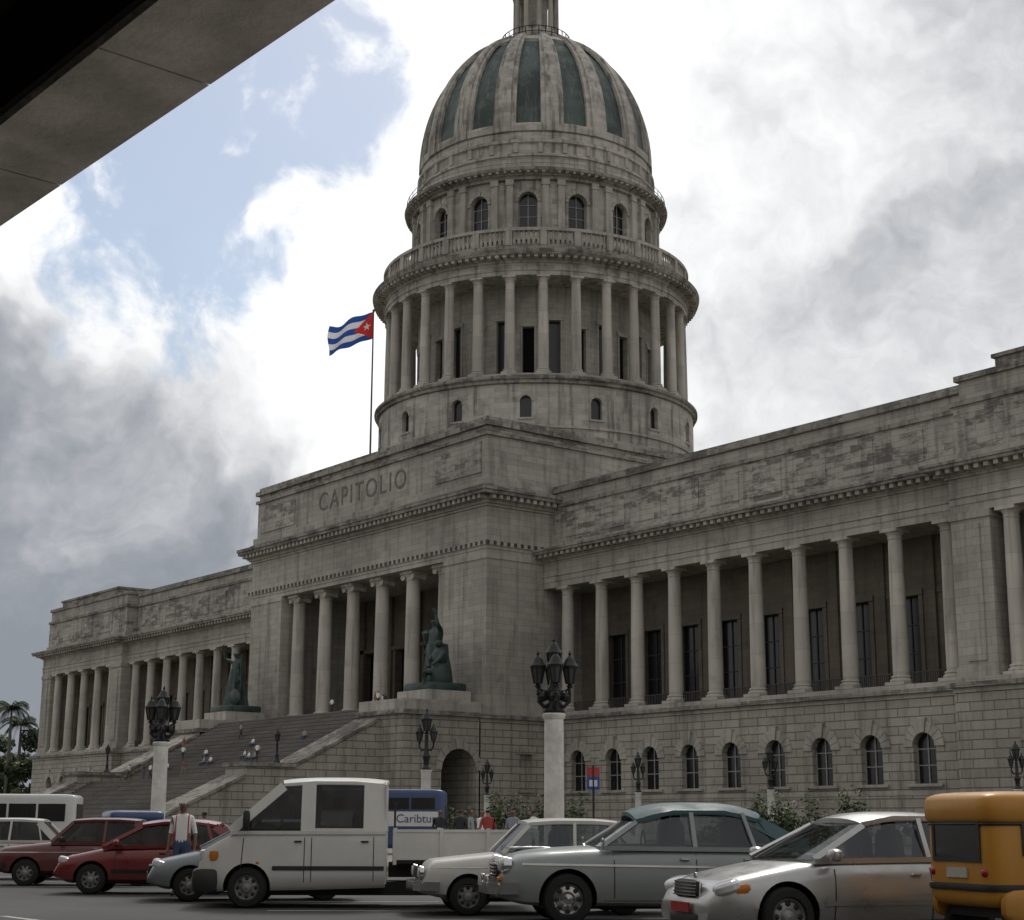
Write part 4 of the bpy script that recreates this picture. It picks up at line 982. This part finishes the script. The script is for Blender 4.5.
def trike(loc,hd,pt):
    E=empty('cycle_taxi',(loc[0],loc[1],.004),rad(hd))
    b=M()
    b.sq((-.1,0,1.02),(.80,.66,.50),.2,.22,32,0)
    b.sq((-.08,0,1.58),(.86,.69,.20),.42,.22,32,0)
    for s in(1,-1):
        b.bar((.62,s*.60,.9),(.62,s*.6,1.6),.06,.06,0)
        b.sq((-.45,s*.66,.55),(.36,.07,.18),.6,.5,14,0)
    b.box(-.903,-.88,-.42,.42,1.06,1.44,1);b.box(-.912,-.86,-.47,.47,1.01,1.06,2);b.box(-.912,-.86,-.47,.47,1.44,1.49,2)
    for s in(1,-1): b.box(-.912,-.86,s*.42,s*.47,1.06,1.44,2);b.box(.5,-.5,s*.663,s*.672,1.08,1.42,1)
    b.sq((-.1,0,.74),(.83,.68,.05),.3,.22,24,2);b.box(-.915,-.88,-.2,.2,.84,.95,4);b.sq((-.1,0,1.42),(.82,.675,.02),.3,.22,24,2)
    for s in(1,-1): b.sq((-.88,s*.5,.9),(.04,.06,.05),n=10,mat=3)
    b.build('cab',[pt,DARK,BLK,TAIL,PLATE],E)
    w=M()
    for s in(1,-1): wheel(w,-.45,s*.55,.29,s,.12)
    wheel(w,1.35,0,.29,1,.1)
    w.tube([(1.35,0,.3),(1.15,0,.95),(1.05,0,1.05)],.03,8,2);w.tube([(1.05,-.35,1.1),(1.05,.35,1.1)],.02,8,2);w.tube([(.6,0,.5),(1.1,0,.7)],.04,8,2);w.box(-.7,.7,-.5,.5,.42,.52,2)
    w.build('wheels_and_frame',[TYRE,HUB,BLK,BLK],E)
P_YEL=paint('orange_yellow_paint',(.50,.225,.018),0,.5,.3,.15);P_BLUE=paint('blue_paint',(.025,.055,.15),0,.45,.2,.3)
trike((135.55,-84.25),70,P_YEL);trike((98.6,-78.0),80,P_BLUE)
def bus(name,loc,hd,pt,band,L=7.2,H=2.75,text=None,wz=(1.45,2.2),bz=(.75,.95)):
    E=empty(name,(loc[0],loc[1],.004),rad(hd));b=M()
    b.sq((0,0,H/2+.2),(L/2,1.1,H/2-.18),.12,.12,36,0)
    h=L/2
    for s in(1,-1):
        n=int(L/1.25)
        for i in range(n):
            x0=-h+.45+i*(L-.9)/n;b.box(x0,x0+(L-.9)/n-.1,s*1.09,s*1.115,wz[0],wz[1],1)
        b.box(-h+.3,h-.3,s*1.098,s*1.108,bz[0],bz[1],2)
    b.box(h-.05,h+.012,-.95,.95,1.3,2.25,1);b.box(-h-.012,-h+.05,-.85,.85,1.4,2.2,1)
    for s in(1,-1): b.sq((h,s*.8,.7),(.05,.14,.1),.5,.5,10,3)
    b.box(h,h+.06,-1.05,1.05,.35,.55,4)
    b.build('body',[pt,DARK,band,HEADL,BLK],E,ang=30)
    w=M()
    for x in(h-1.2,-h+1.6):
        for s in(1,-1): wheel(w,x,s*1.0,.4,s,.24)
    w.build('wheels',[TYRE,HUB,BLK,BLK],E)
    if text:
        me=textmesh(text,.5,.004,1.0,P_BLUE)
        for s in(1,-1):
            q=place('lettering',me,E,(-2.0,s*1.118,(bz[0]+bz[1])/2));q.rotation_euler=(rad(90),0,0 if s<0 else pi)
P_BUSW=paint('bus_white_paint',(.6,.6,.58),0,.4,.1)
bus('minibus',(75.5,-73.9),238,P_BUSW,P_GREY,H=2.6)
bus('tour_bus',(86.4,-61.2),232,P_BLUE,P_BUSW,L=6.5,H=2.85,text='Caribtur',wz=(2.02,2.5),bz=(1.3,1.92))
E=empty('bus_stop_sign',(107.3,-66.4,.14),rad(-38))
b=M();b.tube([(0,0,0),(0,0,3.1)],.035,8,0);b.box(-.02,.02,-.2,.2,2.35,2.75,1);b.box(-.021,.021,-.2,.2,2.753,3.05,2);b.box(.0205,.024,-.13,.13,2.45,2.65,3)
b.build('post_and_plate',[IRON,simple('sign_blue',(.02,.07,.30),.5),simple('sign_red',(.35,.04,.04),.5),simple('sign_white',(.6,.6,.6),.5)],E)

# ---------------------------------------------------------------- vegetation
LEAF=[simple('leaf_dark',(.025,.042,.017),.7,var=.4,scale=1),simple('leaf_mid',(.05,.078,.026),.65,var=.4,scale=1),simple('leaf_light',(.10,.12,.042),.6,var=.4,scale=1),simple('tree_bark',(.09,.075,.06),.9,bump=.4)]
def leaves(b,c,r,n,size,mm=(0,1,2)):
    c=Vector(c)
    for _ in range(n):
        d=Vector((random.gauss(0,1),random.gauss(0,1),random.gauss(0,1))).normalized()*random.random()**.4
        p=c+Vector((d.x*r[0],d.y*r[1],d.z*r[2]))
        nn=(d+Vector((random.gauss(0,.6),random.gauss(0,.6),random.gauss(0,.6)+.3))).normalized()
        a=nn.orthogonal().normalized();t=random.random()*6.28;a=(Matrix.Rotation(t,3,nn)@a);q=nn.cross(a);s=size*(.6+.8*random.random())
        mi=mm[2] if d.z>.35 and random.random()<.6 else (mm[0] if d.z<-.1 or random.random()<.35 else mm[1])
        b.add([p-a*s,p-q*s*.45,p+a*s,p+q*s*.45],[(0,1,2,3)],mi)
def shrub(name,x,y,w,h,n,a=0):
    b=M();k=max(3,int(w*1.5))
    for i in range(k*2):
        u=(random.random()-.5)*w;hh=h*(.5+.55*random.random());leaves(b,(u,random.uniform(-.5,.5),hh*.55),(.6,.55,hh*.5),n//(k*2),.12)
        b.tube([(u,0,0),(u+random.uniform(-.2,.2),.1,hh*.7)],[.04,.015],5,3)
    return place(name,b.mesh(name,LEAF),None,(x,y,.1),rad(a))
shrub('hedge',67.8,-37.4,8,3.4,3600,5);shrub('hedge',58,-38,8,2.4,3000,0);shrub('hedge',86.9,-34.0,7.5,3.3,3600,10);shrub('hedge',48,-37,8,2.4,2400,0);shrub('hedge',97,-50,3,1.9,1200,30)
def tree(x,y,h,cr,name='leafy_tree',n=5200,seed=1):
    random.seed(seed);b=M();th=h*.4
    b.tube([(0,0,-.1),(.1,.05,th*.5),(0,.1,th),(.3,.2,h*.7)],[.45,.33,.27,.1],9,3)
    k=16
    for i in range(k):
        a=random.random()*6.28;rr=cr*(.25+.65*random.random());z=th+ (h-th)*random.uniform(.05,.85)*(1-.35*(rr/cr)**2)
        p=(rr*math.cos(a),rr*math.sin(a),z);b.tube([(0,.05,th*.85),(p[0]*.5,p[1]*.5,(th+z)/2-.2),p],[.16,.09,.03],5,3)
        leaves(b,p,(cr*.33,cr*.33,cr*.24),n//k,.42)
    return place(name,b.mesh(name,LEAF),None,(x,y,0),random.random()*6)
tree(-131,9,14,5.5,seed=3);tree(-140,2,15,6,seed=5);tree(-137,14,20,6.5,seed=8);tree(-150,12,19,7,seed=9);tree(-124,22,20,5.5,seed=11)
def palm(x,y,h,seed,k_=1.):
    random.seed(seed);b=M()
    b.tube([(0,0,0),(.1,0,h*.3),(.15,.1,h*.6),(.1,.1,h*.86)],[.38,.30,.34,.2],10,4);b.tube([(.1,.1,h*.86),(.1,.1,h*.97)],[.2,.12],8,1)
    for i in range(26):
        a=2*pi*i/26+random.uniform(-.15,.15);el=random.uniform(-.2,1.2);L=random.uniform(3.6,4.8)
        pts=[]
        for k in range(9):
            t=k/8;r_=L*t*math.cos(el*.6)*(1-.12*t);z=h*.95+L*(math.sin(el)*t-.75*t*t)
            pts.append(Vector((.1+r_*math.cos(a),.1+r_*math.sin(a),z)))
        b.tube(pts,[.06-.005*k for k in range(9)],4,0)
        sd=Vector((-math.sin(a),math.cos(a),0))
        for k in range(1,9):
            for q in range(3):
                p=pts[k-1].lerp(pts[k],q/3)
                for s in(1,-1):
                    l=1.1*(1-.4*abs(k/8-.4));tip=p+sd*s*l*.75+Vector((0,0,-l*.55))+Vector((math.cos(a),math.sin(a),0))*.25
                    w_=Vector((math.cos(a),math.sin(a),0))*.10;b.add([p-w_,p+w_,tip],[(0,1,2)],random.choice((0,0,1,1)))
    return place('palm_tree',b.mesh('palm_tree',LEAF+[simple('palm_trunk',(.12,.11,.09),.9)]),None,(x,y,0))
palm(-134,5,22.5,1);palm(-139.5,9,20,2);palm(-128,14,19,5)
random.seed(4);b=M()
for i in range(70):
    a=rad(100+i*2.6);r_=random.uniform(420,520);leaves(b,(146+r_*math.cos(a),-100+r_*math.sin(a),5),(9,9,random.uniform(5,9)),200,1.5)
b.build('distant_trees',LEAF)

# ---------------------------------------------------------------- ground, road, pavement
def sheet(name,x0,x1,y0,y1,z,mat):
    b=M();b.add([(x0,y0,z),(x1,y0,z),(x1,y1,z),(x0,y1,z)],[(0,1,2,3)]);return b.build(name,[mat])
sheet('ground',-3000,3000,-3000,3000,0,EARTH)
sheet('road',-600,700,-95.2,-72.6,.004,ASPH)
def slab(name,x0,x1,y0,y1,h,mat,km=KERB):
    b=M();b.box(x0,x1,y0+.15,y1-.15,-.2,h,0);b.box(x0,x1,y0,y0+.15,-.2,h+.01,1);b.box(x0,x1,y1-.15,y1,-.2,h+.01,1);b.build(name,[mat,km])
slab('pavement',-600,700,-116,-95.2,.13,PAVE);slab('plaza_pavement',-600,700,-72.6,-52,.13,PAVE)
sheet('service_road',-600,700,-52,-45,.004,ASPH)
slab('forecourt_pavement',-110,140,-45,-1.2,.10,PAVE)
b=M()
for x0,x1 in((26,70),(74,100),(-70,-26),(-100,-74)): b.box(x0,x1,-40,-6,.05,.16,0)
b.build('lawn',[GRASS])
b=M()
for i in range(16):
    x=90+i*4.1;dx,dy=.62,.78
    p=Vector((x,-86.8,.009));q=Vector((x+dx*5.2,-86.8+dy*5.2,.009));w_=Vector((dy,-dx,0))*.06;b.add([p-w_,p+w_,q+w_,q-w_],[(0,1,2,3)])
for i in range(40): x=-60+i*7;b.add([(x,-91,.009),(x+3,-91,.009),(x+3,-90.86,.009),(x,-90.86,.009)],[(0,1,2,3)])
b.build('road_markings',[MARK])
# ---------------------------------------------------------------- arcade building overhead (photographer stands under it)
E=empty('arcade_building')
ar=rad(2.5);pv_=Vector((141.07,-97.02,0));E.rotation_euler=(0,0,ar);E.location=pv_-Matrix.Rotation(ar,3,'Z')@pv_+Vector((0,.08,0))
CONC=simple('arcade_plaster',(.74,.70,.64),.9,var=.25,scale=1.6,bump=.5)
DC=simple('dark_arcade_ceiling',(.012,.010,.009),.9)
b=M()
xj=139.95-1.7*40
while xj<215:
    b.box(xj+.008,xj+1.7-.008,-97.62,-97.02,5.0,5.55,0);xj+=1.7
b.box(60,215,-97.6,-97.04,5.012,5.6,2)
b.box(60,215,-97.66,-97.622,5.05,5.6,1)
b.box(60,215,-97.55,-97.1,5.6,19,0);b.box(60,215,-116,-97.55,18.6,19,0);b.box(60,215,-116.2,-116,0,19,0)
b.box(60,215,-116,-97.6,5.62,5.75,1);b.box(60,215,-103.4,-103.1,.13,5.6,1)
for x in list(np.arange(132.4-8*8.6,133,8.6))+list(np.arange(152.5,214,8.6)):
    b.box(x-.45,x+.45,-97.75,-96.9,.13,4.6,0);b.box(x-.55,x+.55,-97.85,-96.8,4.6,4.99,0);b.box(x-.55,x+.55,-97.85,-96.8,.131,.6,0)
b.build('arcade_structure',[CONC,DC,VOID],E)

# ---------------------------------------------------------------- sky, sun, camera
SUN_AZ=math.atan2(.75,-.66);SUN_EL=rad(48)
w=bpy.data.worlds.new('World');sc.world=w;w.use_nodes=True;nt=w.node_tree;nt.nodes.clear()
out=N(nt,'ShaderNodeOutputWorld');tc=N(nt,'ShaderNodeTexCoord');dirv=tc.outputs['Generated']
sky=N(nt,'ShaderNodeTexSky',sky_type='NISHITA');sky.sun_disc=False;sky.sun_elevation=SUN_EL;sky.sun_rotation=pi/2-SUN_AZ;sky.air_density=1.2;sky.dust_density=1.0
bg1=N(nt,'ShaderNodeBackground');nt.links.new(sky.outputs[0],bg1.inputs[0]);bg1.inputs[1].default_value=.095
def warp(scale,amt,detail):
    nz=N(nt,'ShaderNodeTexNoise');nz.inputs['Scale'].default_value=scale;nz.inputs['Detail'].default_value=detail;nz.inputs['Roughness'].default_value=.6;nt.links.new(dirv,nz.inputs['Vector'])
    sub=N(nt,'ShaderNodeVectorMath',operation='SUBTRACT');nt.links.new(nz.outputs['Color'],sub.inputs[0]);sub.inputs[1].default_value=(.5,.5,.5)
    scl=N(nt,'ShaderNodeVectorMath',operation='SCALE');nt.links.new(sub.outputs[0],scl.inputs[0]);scl.inputs['Scale'].default_value=amt
    wd=N(nt,'ShaderNodeVectorMath',operation='ADD');nt.links.new(dirv,wd.inputs[0]);nt.links.new(scl.outputs[0],wd.inputs[1])
    wn=N(nt,'ShaderNodeVectorMath',operation='NORMALIZE');nt.links.new(wd.outputs[0],wn.inputs[0]);return wn.outputs[0]
wn=warp(4,.30,5)
def blob(d,inner,outer):
    v=Vector(d).normalized();n=N(nt,'ShaderNodeVectorMath',operation='DOT_PRODUCT');nt.links.new(wn,n.inputs[0]);n.inputs[1].default_value=v
    return ramp(nt,n.outputs['Value'],math.cos(rad(outer)),math.cos(rad(inner)),0,1)
bil=noise(nt,wn,7,7,.56,.0);fin=noise(nt,dirv,16,7,.6,.3)
sund=(math.cos(SUN_AZ)*math.cos(SUN_EL),math.sin(SUN_AZ)*math.cos(SUN_EL),math.sin(SUN_EL))
near=blob((-.80,.50,.42),8,80)
lvl=ramp(nt,near,0,1,.71,1.0)
glow=math_(nt,'MAXIMUM',blob((-.825,.46,.30),2,14),math_(nt,'MULTIPLY',blob((-.71,.56,.48),2,17),.9))
glow=math_(nt,'MAXIMUM',glow,blob((-.885,.35,.33),1,8))
dark=math_(nt,'MAXIMUM',math_(nt,'MULTIPLY',blob((-.918,.33,.165),4,13),1.7),math_(nt,'MULTIPLY',blob((-.55,.74,.42),5,19),.38))
dark=math_(nt,'MAXIMUM',dark,math_(nt,'MULTIPLY',blob((-.95,.28,.24),2,8),1.3))
v=math_(nt,'ADD',bil,math_(nt,'MULTIPLY',glow,.36));v=math_(nt,'SUBTRACT',v,math_(nt,'MULTIPLY',dark,.30))
v=math_(nt,'ADD',v,math_(nt,'MULTIPLY',math_(nt,'SUBTRACT',fin,.5),.28))
t1=ramp(nt,v,.06,.76)
ccol=mixc(nt,t1,(.28,.305,.345),(1.12,1.12,1.12))
vm=N(nt,'ShaderNodeVectorMath',operation='SCALE');nt.links.new(ccol,vm.inputs[0]);nt.links.new(lvl,vm.inputs['Scale'])
bg2=N(nt,'ShaderNodeBackground');nt.links.new(vm.outputs[0],bg2.inputs[0]);bg2.inputs[1].default_value=1.0
hole=math_(nt,'MAXIMUM',blob((-.856,.388,.338),1,7),math_(nt,'MULTIPLY',blob((-.785,.425,.455),1,5.5),.9))
hole=math_(nt,'MAXIMUM',hole,math_(nt,'MULTIPLY',blob((-.84,.39,.39),1,6),.85))
hv=math_(nt,'ADD',hole,math_(nt,'MULTIPLY',math_(nt,'SUBTRACT',.5,fin),2.8));hv=math_(nt,'ADD',hv,math_(nt,'MULTIPLY',math_(nt,'SUBTRACT',.5,bil),2.0))
cov=math_(nt,'SUBTRACT',1.0,math_(nt,'MULTIPLY',ramp(nt,hv,.48,1.12,0,.88),ramp(nt,hole,0,.12)))
mx=N(nt,'ShaderNodeMixShader');nt.links.new(cov,mx.inputs[0]);nt.links.new(bg1.outputs[0],mx.inputs[1]);nt.links.new(bg2.outputs[0],mx.inputs[2]);nt.links.new(mx.outputs[0],out.inputs[0])
L=bpy.data.lights.new('sun','SUN');L.energy=1.2;L.angle=rad(14);L.color=(1,.95,.88)
so=bpy.data.objects.new('sun',L);COL.objects.link(so);so.rotation_euler=(-Vector(sund)).to_track_quat('-Z','Y').to_euler()
cam=bpy.data.cameras.new('camera');co=bpy.data.objects.new('camera',cam);COL.objects.link(co)
cam.sensor_width=36;cam.sensor_fit='HORIZONTAL';cam.lens=36*1595/1024;cam.clip_end=8000;cam.clip_start=.05
co.location=(146.7,-100.3,1.4)
co.rotation_euler=(Matrix.Rotation(.911,3,'Z')@Matrix.Rotation(pi/2+.2246,3,'X')@Matrix.Rotation(.004,3,'Z')).to_euler()
sc.camera=co
sc.view_settings.view_transform='Standard';sc.view_settings.look='None';sc.view_settings.exposure=0
